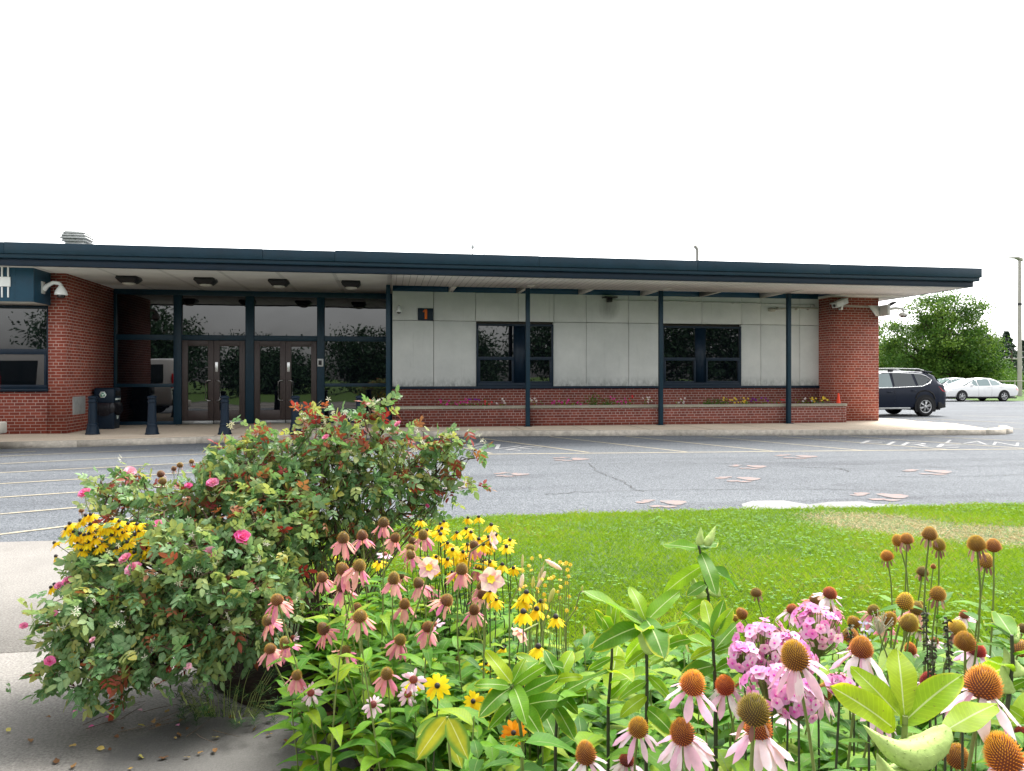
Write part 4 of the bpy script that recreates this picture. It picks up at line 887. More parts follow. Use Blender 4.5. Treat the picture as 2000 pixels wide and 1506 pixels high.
    for s_ in (-1, 1):
        for hx, hz in handles:
            y = s_ * ys(hx, hz); MB().box(hx - .09, min(y, y + s_ * .035), hz - .014, hx + .09, max(y, y + s_ * .035), hz + .016).build("door_handle", paint, t, bevel=.008)
        if tail: 
            pl = tail; MB().add([(x, s_ * (ys(x, z) + .010), z) for x, z in pl] + [(xs[-1] + .012, s_ * at(xs[-1], 4) * .62, pl[-1][1]), (xs[-1] + .012, s_ * at(xs[-1], 4) * .62, pl[0][1] if False else pl[1][1])], [tuple(range(len(pl))), (1, 2, len(pl), len(pl) + 1), tuple(range(len(pl)))[::-1], (len(pl) + 1, len(pl), 2, 1)]).build("tail_light", mt['tail'], t)
        if head: MB().add([(x, s_ * (ys(x, z) + .008), z) for x, z in head], [tuple(range(len(head)))[::-s_]]).build("headlight", mt['chrome'], t)
        if mirror:
            mx_, mz = mirror; y = s_ * (ys(mx_, mz) + .08); MB().box(mx_ - .06, y - .09, mz - .06, mx_ + .07, y + .09, mz + .07).build("door_mirror", paint, t, bevel=.03)
    if extras: extras(t, ys, at)
    return t
# ---- navy SUV
def suv_x(t, ys, at):
    for s_ in (-1, 1):
        y = s_ * .60
        MB().tube([(-1.02, y, 1.60), (-.86, y, 1.655), (.3, y, 1.675), (1.35, y, 1.655), (1.55, y, 1.605)], [.02, .022, .022, .022, .02], 6).build("roof_rail", mt['alu'], t, smooth=True)
        mb = MB()
        for x in (-.86, .25, 1.32): mb.box(x - .10, y - .022, 1.575, x + .10, y + .022, 1.65)
        mb.build("rail_foot", mt['black'], t, bevel=.01)
        # chrome strip round the side windows and along the sill
        pts = [(-.75, .985), (.2, 1.005), (1.30, 1.05), (1.62, 1.16), (1.74, 1.27), (1.58, 1.40), (1.38, 1.48), (.5, 1.525), (-.3, 1.52)]
        MB().tube([(x, s_ * (ys(x, z) + .008), z) for x, z in pts], .017, 6).build("window_trim", mt['chrome'], t)
        MB().box(-1.0, min(s_ * .80, s_ * .885), .265, .82, max(s_ * .80, s_ * .885), .32).build("sill_strip", mt['alu'], t, bevel=.012)
        pts = [(1.02, .62), (1.08, .76), (1.20, .87), (1.36, .90), (1.55, .88), (1.70, .78), (1.78, .60)]
        MB().tube([(x, s_ * (ys(x, z) + .0), z) for x, z in pts], .03, 6).build("arch_moulding", mt['rubber'], t, smooth=True)
        for x in (.22, -.86): MB().tube([(x, s_ * (ys(x, z) + .002), z) for z in np.linspace(.42, .98, 6)], .005, 4).build("door_gap", mt['black'], t)
    MB().box(1.86, -.60, 1.525, 1.90, .60, 1.565).build("spoiler_lip", mt['carnavy'], t, bevel=.01)
    MB().add([(1.55, -.62, 1.545), (1.88, -.60, 1.53), (1.88, .60, 1.53), (1.55, .62, 1.545), (1.55, -.62, 1.595), (1.88, -.60, 1.565), (1.88, .60, 1.565), (1.55, .62, 1.595)], [(0,3,2,1),(4,5,6,7),(0,1,5,4),(1,2,6,5),(2,3,7,6),(3,0,4,7)]).build("roof_spoiler", mt['carnavy'], t, bevel=.012)
    MB().box(1.0, -.80, .22, 2.05, .80, .28).build("underbody", mt['rubber'], t)
    MB().add([(1.90, -.89, .26), (2.27, -.80, .30), (2.30, -.76, .50), (1.90, -.895, .50), (1.90, .89, .26), (2.27, .80, .30), (2.30, .76, .50), (1.90, .895, .50)], [(0,1,2,3),(4,7,6,5),(1,5,6,2),(0,4,5,1),(3,2,6,7),(0,3,7,4)]).build("rear_bumper", mt['rubber'], t, bevel=.02)
suv = car("parked_suv", "dark navy suv with roof rails parked behind the brick corner pier", None, mt['carnavy'],
    [(-2.30, .36, .86, .86, .70, .6), (-2.1, .26, .98, .98, .84, .6), (-1.5, .24, 1.03, 1.03, .88, .6), (-1.12, .24, 1.06, 1.08, .88, .66), (-.45, .24, 1.02, 1.50, .88, .66), (.1, .24, 1.02, 1.59, .88, .665), (1.0, .24, 1.05, 1.59, .88, .66), (1.6, .26, 1.10, 1.56, .88, .64), (1.95, .28, 1.12, 1.45, .87, .62), (2.16, .30, 1.10, 1.12, .84, .60), (2.27, .36, .92, .92, .80, .60)],
    (-1.42, 1.40), .345, .88,
    [([(-.72, 1.0), (.16, 1.015), (.13, 1.50), (-.25, 1.49)], mt['carglass2']), ([(.24, 1.02), (1.06, 1.045), (.98, 1.505), (.24, 1.515)], mt['carglass']), ([(1.16, 1.05), (1.30, 1.06), (1.58, 1.16), (1.70, 1.26), (1.56, 1.38), (1.36, 1.465), (1.09, 1.50)], mt['carglass'])],
    (-1.12, 1.10, -.42, 1.50), (2.17, 1.13, 1.93, 1.47), handles=((.02, .86), (.95, .90)), extras=suv_x, spokes=6, tail=[(1.93, 1.06), (2.22, 1.07), (2.24, .86), (2.10, .88)], mirror=(-.8, 1.05))
suv.location = (19.42 - 2.27, 24.03, 0)
def sed_x(t, ys, at):
    for s_ in (-1, 1):
        for x in (-.28, .55): MB().tube([(x, s_ * (ys(x, z) + .002), z) for z in np.linspace(.30, .84, 6)], .004, 4).build("door_gap", mt['black'], t)
        MB().box(-1.0, min(s_ * .80, s_ * .83), .20, 1.0, max(s_ * .80, s_ * .83), .235).build("sill_strip", mt['rubber'], t)
    MB().box(-2.25, -.76, .16, 2.2, .76, .22).build("underbody", mt['rubber'], t)
sed_st = [(-2.36, .30, .60, .60, .62, .5), (-2.2, .22, .70, .70, .76, .5), (-1.6, .21, .78, .78, .82, .5), (-1.12, .21, .84, .86, .83, .55), (-.25, .20, .84, 1.24, .83, .56), (.25, .20, .85, 1.315, .83, .56), (.75, .20, .87, 1.29, .83, .56), (1.22, .20, .89, 1.14, .83, .56), (1.62, .22, .92, .94, .82, .55), (2.15, .24, .90, .90, .78, .5), (2.36, .32, .74, .74, .70, .5)]
sed_win = [[(-.80, .87), (-.30, .86), (-.30, 1.22), (-.40, 1.19)], [(-.24, .87), (.50, .88), (.50, 1.25), (.0, 1.25), (-.24, 1.22)], [(.58, .89), (1.12, .91), (1.16, 1.02), (.95, 1.17), (.58, 1.24)]]
wc = car("parked_sedan", "white four door sedan parked facing left beyond the lot", "parked sedans", mt['carwhite'], sed_st, (-1.33, 1.33), .29, .83, sed_win, (-1.12, .87, -.25, 1.23), (1.62, .95, 1.20, 1.13), glass=mt['carglass2'], handles=((.38, .80), (1.15, .82)), extras=sed_x, tail=[(2.12, .86), (2.33, .80), (2.35, .60), (2.18, .64)], mirror=(-.72, .90), spokes=6, head=[(-2.2, .62), (-1.9, .70), (-1.95, .60), (-2.2, .55)])
wc.location = (32.75, 37.2, 0)
c2 = copy_tree(wc, (35.5, 42.3, 0)); tag(c2, "pale silver sedan half hidden behind the navy suv and white sedan")
for ch in c2.children:
    if ch.name.startswith(("body", "door_handle", "door_mirror")):
        ch.data = ch.data.copy(); ch.data.materials[0] = mt['carsilver']
def van_x(t, ys, at):
    MB().box(2.5, -.92, .34, 2.68, .92, .56).build("rear_bumper", mt['galv'], t, bevel=.03)
    for s_ in (-1, 1): MB().box(2.50, min(s_ * .78, s_ * .93), .95, 2.545, max(s_ * .78, s_ * .93), 1.5).build("rear_lamp", mt['tail'], t, bevel=.01)
    for y0, y1 in ((-.72, -.04), (.04, .72)): MB().box(2.50, y0, 1.2, 2.53, y1, 1.78).build("rear_door_window", mt['carglass'], t, bevel=.01)
van = car("parked_van", "white van parked at the kerb with only its grey rear bumper showing", None, mt['carwhite'],
    [(-2.5, .40, .95, .95, .80, .7), (-2.35, .32, 1.05, 1.05, .92, .7), (-1.75, .32, 1.12, 1.14, .95, .78), (-1.15, .32, 1.15, 1.92, .95, .80), (-.8, .32, 1.15, 2.02, .95, .80), (2.45, .34, 1.15, 2.02, .95, .80), (2.52, .36, 1.15, 1.99, .93, .78)],
    (-1.6, 1.55), .36, .95, [[(-1.25, 1.18), (-.6, 1.18), (-.6, 1.8), (-1.1, 1.8)], [(-.4, 1.18), (.8, 1.18), (.8, 1.8), (-.4, 1.8)], [(1.0, 1.18), (2.2, 1.18), (2.2, 1.8), (1.0, 1.8)]],
    (-1.74, 1.16, -1.18, 1.90), (2.53, 1.2, 2.52, 1.8), extras=van_x, arch=1.15)
pv = PY(15, 815, 15.25); van.location = (pv[0] - 2.68, 15.25 - .92, 0)
# ================================================================ trees
def ellip(N, r, shell=.55):
    d = rdir(N); rad = (shell + (1 - shell) * rng.random((N, 1)) ** .7)
    return d * rad * np.array(r)
def tree(name, label, base, h, crown, nclump, nleaf, ls, mat_, group=None, trunk_r=.22, spread=.7, lean=0, cat="tree", shell=.45):
    """crown: list of lobes (dx, dy, z, rx, ry, rz)"""
    t = thing(name, base, label, cat, group); base = np.array(base, float)
    V = np.array([q[3] * q[4] * q[5] for q in crown]) ** .67; V /= V.sum()
    C = []
    for q, f in zip(crown, V):
        k = max(3, int(nclump * f)); C.append(ellip(k, q[3:6], shell) + np.array(q[:3]))
    C = np.concatenate(C); C = C[C[:, 2] > .3]
    wd_ = MB(); top = max(q[2] for q in crown)
    tr = [np.array((0, 0, -.1)), np.array((lean * .3, 0, h * .16)), np.array((lean * .7, .1, h * .36)), np.array((lean, 0, top))]
    wd_.tube([base + p for p in tr], [trunk_r * 1.25, trunk_r, trunk_r * .8, trunk_r * .25], 8)
    for c in C[rng.permutation(len(C))[:max(8, len(C) // 3)]]:
        s0 = np.array((lean * .6, 0, h * (.14 + .35 * rng.random()))); s0[2] = min(s0[2], max(c[2] - .3, .3)); mid = s0 * .5 + c * .5 + np.array((0, 0, .3)) + rng.normal(size=3) * .15
        wd_.tube([base + s0, base + mid, base + c], [trunk_r * .45, trunk_r * .25, trunk_r * .06], 5)
    wd_.build("trunk", mt['bark'], t)
    n = nleaf // len(C); sc = np.repeat(rng.uniform(.7, 1.25, len(C)), n)[:, None]
    P = np.repeat(C, n, 0) + rng.normal(size=(len(C) * n, 3)) * np.array((1, 1, .62)) * spread * sc
    cl = np.repeat(rng.random(len(C)), n)
    mb = MB(); nr = rdir(len(P), 1.0); leaves(mb, P + base, rdir(len(P), -.2), nr, ls * rng.uniform(.7, 1.3, len(P)), ls * .6, P_ovate, 2, .25, .15, rnd=np.clip(cl * .75 + rng.random(len(P)) * .3, 0, 1))
    mb.build("crown", mat_, t); return t
def at_px(px, d, z=0): return np.array((*Wd(px, HY, d)[:2], z))
tree("maple_tree", "large dense green tree with a loose airy top behind the navy suv", at_px(1832, 58), 8.6,
     [(0, 0, 3.6, 4.1, 3.2, 2.5), (-2.6, 0, 3.0, 2.4, 2.2, 2.2), (2.2, 0, 3.0, 2.2, 2.2, 2.2), (-1.0, 0, 6.6, 1.7, 1.5, 1.5), (1.6, 0, 6.6, 1.9, 1.6, 1.5), (3.6, 0, 4.6, 1.4, 1.2, 1.2), (3.2, 0, 2.2, 2.2, 1.6, 1.8), (-3.9, 0, 4.6, 1.1, 1, 1.1), (0, 0, 1.4, 4.4, 2.5, 1.2)], 300, 48000, .19, mt['tree'], spread=.46, trunk_r=.3)
tree("broadleaf_tree", "green tree partly hidden behind the brick corner pier", at_px(1700, 66), 7.5, [(0, 0, 3.6, 3.6, 3, 2.6), (1.0, 0, 2.2, 3.8, 2.6, 1.8)], 80, 11000, .23, mt['tree'], spread=.55)
tree("dark_tree", "dark green tree just left of the lamp pole beyond the white sedan", at_px(1925, 80), 6.5, [(0, 0, 3.6, 2.6, 2.2, 2.2), (.4, 0, 1.8, 3, 2.2, 1.6), (0, 0, 5.2, 1.2, 1.1, 1.0)], 80, 10000, .24, mt['conif'], spread=.55)
def conifer(label, base, h, r):
    t = thing("conifer_tree", base, label, "tree", "conifers beyond the car park"); base = np.array(base)
    MB().tube([base, base + (0, 0, h)], [.18, .03], 6).build("trunk", mt['bark'], t)
    N = 7000; z = rng.random(N) ** 1.3; rr = r * (1 - z) * (.35 + .65 * rng.random(N)) * (1 + .25 * np.sin(z * 60)); th = rng.random(N) * 6.28
    P = np.stack([rr * np.cos(th), rr * np.sin(th), .4 + z * (h - .3) - rr * .25], -1); D = np.stack([np.cos(th), np.sin(th), -.35 + 0 * th], -1)
    mb = MB(); leaves(mb, P + base, D + rng.normal(size=(N, 3)) * .3, rdir(N, 1), .30, .10, P_lance, 2, .2, .2); mb.build("crown", mt['conif'], t)
conifer("dark conifer left of the lamp pole, taller of the two", at_px(1966, 85), 6.5, 2.6)
conifer("dark conifer half behind the lamp pole at the right edge", at_px(2000, 88), 5.6, 2.7)
tree("small_tree", "small bright green leafy tree beyond the white sedan", at_px(1945, 64), 2.6, [(0, 0, 1.7, 1.5, 1.3, 1.0), (1.0, 0, 1.0, 1.2, 1.2, .8)], 30, 3600, .16, mt['tree2'], spread=.32, trunk_r=.08)
tree("roadside_shrub", "low loose pale green shrub by the fence at the right", at_px(1985, 60), 1.7, [(0, 0, .9, 1.6, 1.0, .7)], 20, 2000, .13, mt['tree2'], spread=.28, trunk_r=.04, cat="shrub")
tree("roadside_shrub", "low dark hedge-like shrub right behind the white sedan", at_px(1880, 62), 1.9, [(0, 0, .9, 3.4, 1.0, .8)], 40, 4200, .15, mt['tree'], spread=.3, trunk_r=.04, cat="shrub")
tree("roadside_shrub", "low green shrub behind the silver sedan roof", at_px(1800, 60), 1.9, [(0, 0, .9, 3.6, 1.0, .8)], 40, 4200, .15, mt['tree'], spread=.3, trunk_r=.04, cat="shrub")
# far wall, utility pole, fence, lamp pole
c = at_px(1985, 95); mt['farwall'] = M("far_brown_wall", (.20, .15, .12), .9, 0, .2, 1)
t = thing("far_shed", c, "long low brown shed seen beyond the fence at the right edge", "shed")
MB().box(c[0] - 5, c[1], 0, c[0] + 10, c[1] + 5, 2.1).build("wall", mt['farwall'], t); MB().box(c[0] - 5.2, c[1] - .3, 2.1, c[0] + 10.2, c[1] + 5.3, 2.3).build("roof", mt['galv'], t)
c = at_px(1975.5, 78)
t = thing("utility_pole", c, "thin dark utility pole with a pale crossarm left of the lamp pole", "pole")
zt_ = Wd(1975, 685, 78)[2]; zc_ = Wd(1975, 701, 78)[2]
MB().tube([c, c + (0, 0, zt_)], [.13, .09], 8).build("pole", mt['bark'], t)
MB().box(c[0] - .85, c[1] - .06, zc_ - .07, c[0] + .85, c[1] + .06, zc_ + .07).build("crossarm", mt['galv'], t)
MB().box(c[0] - .5, c[1] - .06, zc_ - .85, c[0] + .5, c[1] + .06, zc_ - .75).build("lower_crossarm", mt['galv'], t)
mb = MB()
for x in (-.75, -.3, .3, .75): mb.lathe([(.05, .07), (.06, .14), (.03, .2), (0, .2)], c + (x, 0, zc_), 8)
mb.build("insulator", mt['offwhite'], t)
c = Wd(1996, 746, 46); t = thing("chain_fence", (c[0], c[1], 0), "galvanised rail fence behind the white sedan at the right edge", "fence")
z = 1.10
MB().tube([(c[0] - 3.4, c[1] + .3, z), (c[0] + 6, c[1] - .3, z)], .03, 6).build("rail", mt['galv'], t)
for k in range(4): MB().tube([(c[0] - 3.4 + 3.0 * k, c[1] + .3 - .19 * k, 0), (c[0] - 3.4 + 3.0 * k, c[1] + .3 - .19 * k, z + .05)], .035, 6).build("post", mt['galv'], t)
gs = at_px(1995, 46); struct(MB().sheet([(gs[0] - 5.5, gs[1] - 3.4), (gs[0] + 14, gs[1] - 3.4), (gs[0] + 14, gs[1] + 12), (gs[0] - 1.5, gs[1] + 12)], .012).build("grass_verge", mt['lawn']))
def lamp_post(c, label, h, arm):
    t = thing("lamp_post", c, label, "street lamp", "car park lamp posts"); c = np.array(c)
    MB().tube([c, c + (0, 0, h)], [.155, .10], 12).build("pole", mt['galv'], t, smooth=True)
    MB().tube([c + (0, 0, h - 3.35), c + (0, 0, h - 3.2)], .14, 12).build("band", mt['black'], t)
    MB().add([c + np.array(q) for q in ((.15, -.14, h - .06), (-.25 * arm, -.16, h + .04), (-.95 * arm, -.14, h - .02), (-.95 * arm, .14, h - .02), (-.25 * arm, .16, h + .04), (.15, .14, h - .06), (.15, -.14, h - .28), (-.25 * arm, -.16, h - .08), (-.95 * arm, -.14, h - .07), (-.95 * arm, .14, h - .07), (-.25 * arm, .16, h - .08), (.15, .14, h - .28))],
             [(0,1,4,5),(1,2,3,4),(6,11,10,7),(7,10,9,8),(0,6,7,1),(1,7,8,2),(2,8,9,3),(3,9,10,4),(4,10,11,5),(5,11,6,0)]).build("lamp_head", mt['galv'], t, bevel=.01)
    return t
zz = Wd(1992, 503, 52)[2]
lamp_post(at_px(1991.5, 52), "tall pale lamp post with a flat head at the right edge", zz, 1.0)
# ---- what the panes reflect: the far side of the drive, behind the camera
refl = [(16, -24, 9.5, 5), (25, -26, 10, 5.5), (34, -24, 9, 5), (7, -38, 7, 5), (-2, -40, 6.5, 5), (-12, -30, 4.5, 4.5), (-22, -28, 8.5, 5), (44, -30, 9, 6)]
rl = ["tall dense tree behind the photographer, mirrored in the left grey-wall window", "tree behind the photographer, mirrored in the right grey-wall window", "tree behind the photographer, mirrored at the edge of the right window", "mid-sized tree behind the photographer, mirrored in the last entrance bay", "rounded tree behind the photographer, mirrored low in the entrance glass", "low tree behind the photographer, mirrored in the double doors", "tree behind the photographer, mirrored in the canopy box window", "farthest tree behind the photographer, right of the others"]
for (x, y, h, r), lb in zip(refl, rl):
    tree("reflected_tree", lb, (x, y, 0), h, [(0, 0, h * .58, r, r * .8, h * .40), (r * .3, 0, h * .35, r * 1.1, r * .8, h * .3)], 110, 12000, .34, mt['conif'], spread=.95, group="trees behind the photographer", trunk_r=.3)
# ================================================================ rose bushes
RV = np.array((ca, -sa, 0.)); FV = np.array((sa, ca, 0.)); UP = np.array((0, 0, 1.))   # right, away, up
def in_lobes(lobes, dens, shell):
    out = []
    for (px, py, rx, ry, d) in lobes:
        c = Wd(px, py, d); a = rx / F * d; b = ry / F * d; dd = max(a, b) * .62
        n = max(2, int(dens * (rx * ry * 3.14) / 1000))
        q = ellip(n, (a, dd, b), shell); q = q[:, :1] * RV + q[:, 1:2] * FV + q[:, 2:] * UP
        out.append(q + c)
    return np.concatenate(out)
def skeleton(base, pts, bend=.5):
    """grow a branching skeleton: each twig tip joins the nearest wood already grown"""
    pts = pts[np.argsort(np.linalg.norm(pts - base, axis=1))]
    nodes = [base]; par = [-1]; arr = np.empty((len(pts) * 3 + 4, 3)); arr[0] = base; n = 1; dist = np.zeros(len(arr))
    tips = []
    for p in pts:
        dv = np.linalg.norm(arr[:n] - p, axis=1) + dist[:n] * .35 + np.maximum(0, arr[:n, 2] - p[2]) * .6
        j = int(np.argmin(dv)); a = arr[j]; L = np.linalg.norm(p - a); k = j
        if L > .12:
            m = a * .5 + p * .5 + rng.normal(size=3) * L * .10 + np.array((0, 0, L * .08)); arr[n] = m; par.append(k); dist[n] = dist[k] + L / 2; k = n; n += 1
        arr[n] = p; par.append(k); dist[n] = dist[k] + np.linalg.norm(p - arr[k]); tips.append(n); n += 1
    w = np.zeros(n); w[tips] = 1
    for i in range(n - 1, 0, -1): w[par[i]] += w[i]
    return arr[:n], par, w, tips
def rose_bloom(mb, c, ax, r, rn):
    ax = nrm(ax); U = nrm(np.cross(ax, (.3, .2, .93))); V = np.cross(ax, U)
    for ring_, (n, e, l) in enumerate(((6, .15, 1.), (5, .6, .85), (5, 1.3, .62), (3, 2.6, .42))):
        th = np.arange(n) * 2 * np.pi / n + ring_ * .6 + rng.normal(size=n) * .15
        D = np.cos(th)[:, None] * U + np.sin(th)[:, None] * V + ax * e
        leaves(mb, np.repeat(c[None], n, 0) + nrm(D) * r * .05, D, ax, r * l, r * l * 1.1, P_round, 4, .35, .0, .05, rnd=np.clip(rn + rng.normal(size=n) * .18, 0, 1))
def stem_curve(head, base, ax, n=7):
    head, base = np.array(head), np.array(base); L = np.linalg.norm(head - base); t = np.linspace(0, 1, n)[:, None]
    p1 = base + UP * L * .4; p2 = head - nrm(ax) * L * .3
    return (1-t)**3 * base + 3*(1-t)**2*t * p1 + 3*(1-t)*t*t * p2 + t**3 * head
def rose_bush(label, base, lobes, dens, shell, redtop, blooms, stars, sparse=1.0, canes=0):
    t = thing("rose_bush", base, label, "shrub", "rose bushes in the flower bed"); base = np.array(base)
    C = in_lobes(lobes, dens, shell); C = C[C[:, 2] > .10]
    A_, par, w, tips = skeleton(base, C)
    mb = MB()
    for i in range(1, len(A_)):
        a, b = A_[par[i]], A_[i]; r0 = .0016 * min(w[par[i]], 60) ** .45; r1 = .0016 * min(w[i], 60) ** .45
        if par[i] == 0: r0 = r1 * 1.3
        mb.tube([a, a * .5 + b * .5 + rng.normal(size=3) * .006, b], [r0, (r0 + r1) / 2, r1], 5 if r1 > .003 else 4)
    for k in range(canes):
        e = C[rng.integers(len(C))]; s0 = base + rng.normal(size=3) * np.array((.10, .10, 0)); m_ = s0 * .45 + e * .55 + rng.normal(size=3) * .05
        mb.tube(stem_curve(e, s0, nrm(e - m_), 8), np.linspace(.0045, .0015, 8), 5)
    mb.build("branch", mt['cane'], t)
    # compound leaves: several per twig
    ztop = np.quantile(C[:, 2], .80)
    B_, D_, N_, L_, R_, red = [], [], [], [], [], []
    ctr = C.mean(0)
    for p in C:
        for rep in range(int(rng.integers(2, 4) * sparse + .5)):
            o = nrm(p - ctr) * .5 + rdir(1, .15)[0]; o = nrm(o); st = p + rng.normal(size=3) * .03
            r_ = rng.random() < (redtop if p[2] > ztop else redtop * .28)
            ln = .045 * rng.uniform(.6, 1.2); tone = rng.random()
            side = nrm(np.cross(o, rdir(1, 1.2)[0])); up = np.cross(side, o)
            for (f, s_) in ((1., 0), (.72, 1), (.72, -1), (.38, 1), (.38, -1)):
                B_.append(st + o * ln * f * 1.2 - UP * .012 * f * f); dd = o * (.55 if s_ else 1) + side * s_ * .85 - UP * .15
                D_.append(dd); N_.append(up + rng.normal(size=3) * .25); L_.append(ln * (.78 if s_ else .95) * rng.uniform(.85, 1.1)); R_.append(np.clip(tone * .8 + rng.random() * .22, 0, 1)); red.append(r_)
    B_, D_, N_, L_, R_, red = map(np.array, (B_, D_, N_, L_, R_, red)); red = red.astype(bool)
    for m_, nm, mm in ((~red, "foliage", mt['rose_leaf']), (red, "young_foliage", mt['rose_red'])):
        if m_.any():
            mb = MB(); leaves(mb, B_[m_], D_[m_], N_[m_], L_[m_], L_[m_] * (.62 if mm is mt['rose_leaf'] else .42), P_ovate, 4, .18, .12, .04, rnd=R_[m_]); mb.build(nm, mm, t, smooth=True)
    mb = MB()                                          # pale star shaped sepals of spent blooms
    S_ = C[rng.permutation(len(C))[:stars]]
    for p in S_:
        ax = rdir(1, .6)[0] - FV * .5; ax = nrm(ax); U = nrm(np.cross(ax, (.31, .2, .93))); V = np.cross(ax, U)
        c = p + nrm(p - ctr) * .05 + UP * .02
        for q in range(int(rng.integers(1, 4))):
            c2 = c + rng.normal(size=3) * .015; th = np.arange(5) * 1.2566 + rng.random()
            leaves(mb, np.repeat(c2[None], 5, 0), np.cos(th)[:, None] * U + np.sin(th)[:, None] * V + ax * .15, ax, .017, .0055, P_lance, 2, .1, .0)
    tag(mb.build("spent_sepals", mt['sepal'], t), kind="stuff")
    for (px, py, r, d, rn) in blooms:
        c = Wd(px, py, d); mb = MB(); ax = -FV * .55 + UP * .8 + RV * rng.normal() * .35
        rose_bloom(mb, c - nrm(ax) * .01, ax, r / F * d, rn); o = mb.build("rose_bloom", mt['rose_petal'], t, smooth=True)
        j = int(np.argmin(np.linalg.norm(A_ - c, axis=1))); MB().tube([A_[j], A_[j] * .4 + c * .6 - UP * .02, c - nrm(ax) * .012], [.002, .0018, .0025], 5).build("flower_stalk", mt['stem'], o)
A_l = [(290, 1010, 120, 70, 3.55), (330, 1110, 190, 95, 3.30), (230, 1205, 140, 85, 3.08), (150, 1215, 50, 30, 3.0), (185, 1315, 95, 50, 2.92), (420, 1170, 150, 105, 3.12), (330, 1270, 130, 55, 3.0), (245, 950, 52, 40, 3.65), (480, 1100, 105, 95, 3.3), (205, 1100, 50, 50, 3.3), (520, 1020, 95, 70, 3.45), (470, 955, 70, 50, 3.6), (400, 990, 70, 60, 3.55)]
rose_bush("low spreading pink rose bush overhanging the concrete walk at left", G(455, 1318, .04), A_l, 5.2, .5, .2,
    [(164, 961, 13, 3.5, .35), (415, 941, 13, 3.45, .55), (308, 1022, 12, 3.3, .5), (475, 1048, 18, 3.15, .1), (410, 1077, 16, 3.1, .75), (242, 1089, 14, 3.1, .6), (259, 1109, 17, 3.05, .65), (130, 1133, 12, 3.1, .4), (113, 1141, 9, 3.1, .5), (98, 1289, 11, 2.85, .25), (46, 1220, 8, 2.95, .5), (104, 1196, 8, 2.98, .6), (178, 1247, 7, 2.85, .95), (255, 919, 12, 3.6, .9), (368, 946, 8, 3.5, .2), (367, 1299, 8, 2.8, .95)], 110)
B_l = [(560, 905, 120, 66, 3.85), (680, 868, 95, 58, 3.9), (738, 815, 36, 38, 3.9), (615, 828, 42, 34, 3.85), (482, 890, 72, 46, 3.75), (800, 888, 85, 54, 3.9), (882, 882, 58, 40, 3.95), (590, 975, 130, 58, 3.75), (740, 950, 100, 50, 3.85), (865, 950, 70, 36, 3.9), (440, 930, 50, 40, 3.7), (560, 1050, 90, 50, 3.75), (800, 1000, 70, 24, 3.9), (545, 960, 80, 60, 3.65), (640, 930, 120, 60, 3.7), (660, 1020, 100, 55, 3.8), (720, 1060, 60, 40, 3.85)]
rose_bush("taller open rose bush with red young shoots standing behind the coneflowers", G(640, 1262, .04), B_l, 4.0, .4, .34,
    [(579, 964, 14, 3.6, .3), (775, 826, 8, 3.8, .6), (836, 986, 5, 3.8, .1), (634, 853, 9, 3.7, .6)], 170, .85, 70)
# ================================================================ flowers
def cone_head(mb, c, ax, r, h, n, spike):
    """spiny dome: phyllotaxis of small four sided spikes over a dark core"""
    ax = nrm(ax); U = nrm(np.cross(ax, (.3, .85, .43))); V = np.cross(ax, U)
    pr = [(r * .62, -.12 * h), (r * .97, .10 * h), (r, .25 * h), (r * .93, .5 * h), (r * .72, .76 * h), (r * .40, .94 * h), (0, h)]
    mb.lathe(pr, c, 14, ax, (0, 0, 0, 0))
    i = np.arange(n) + .5; t = i / n; ph = i * 2.399963
    zz = h * (1 - t) ** .80 * .98 + .02 * h; zr = zz / h
    rad = np.interp(zr, [0, .10, .25, .5, .76, .94, 1], [.9, .97, 1, .93, .72, .40, .05]) * r
    rad2 = np.cos(ph)[:, None] * U + np.sin(ph)[:, None] * V
    P = c + rad2 * rad[:, None] + ax * zz[:, None]
    tl = (zr * 1.0)[:, None]; N = nrm(rad2 * (1.1 - tl) + ax * (tl * 1.2 + .1))
    T = nrm(np.cross(N, rad2 * .2 + ax + .01)); Bn = np.cross(N, T); s = r * 1.75 / math.sqrt(n)
    b4 = [P + T * s * .5, P + Bn * s * .5, P - T * s * .5, P - Bn * s * .5]; tip = P + N * spike * r * (.75 + .5 * rng.random((n, 1)))
    v = np.stack(b4 + [tip], 1).reshape(-1, 3); k = np.arange(n)[:, None] * 5
    f = np.concatenate([np.concatenate([k + a, k + b, k + 4], 1) for a, b in ((0, 1), (1, 2), (2, 3), (3, 0))])
    ti = np.zeros((n, 5, 4)); ti[:, :4, 1] = .42; ti[:, 4, 1] = 1; ti[:, :, 2] = np.clip(zr * 1.3 - .25, 0, 1)[:, None]; ti[..., 3] = 1
    mb.add(v, f, ti.reshape(-1, 4))
def stem_leaves(mb, C, nl, size, lo, hi, droop=.35):
    s = np.sort(rng.uniform(lo, hi, nl)); idx = s * (len(C) - 1); i0 = idx.astype(int).clip(0, len(C) - 2); f = (idx - i0)[:, None]
    P = C[i0] * (1 - f) + C[i0 + 1] * f; th = np.arange(nl) * 2.4 + rng.random() * 6.28
    D = np.cos(th)[:, None] * RV + np.sin(th)[:, None] * FV + UP * rng.uniform(.15, .75, nl)[:, None]
    L = size * rng.uniform(.75, 1.2, nl) * (1.15 - .45 * s)
    leaves(mb, P, D, UP[None] + 0 * D, L, L * rng.uniform(.26, .36, nl), P_lance, 6, .28, droop * rng.uniform(.6, 1.5, nl), .06)
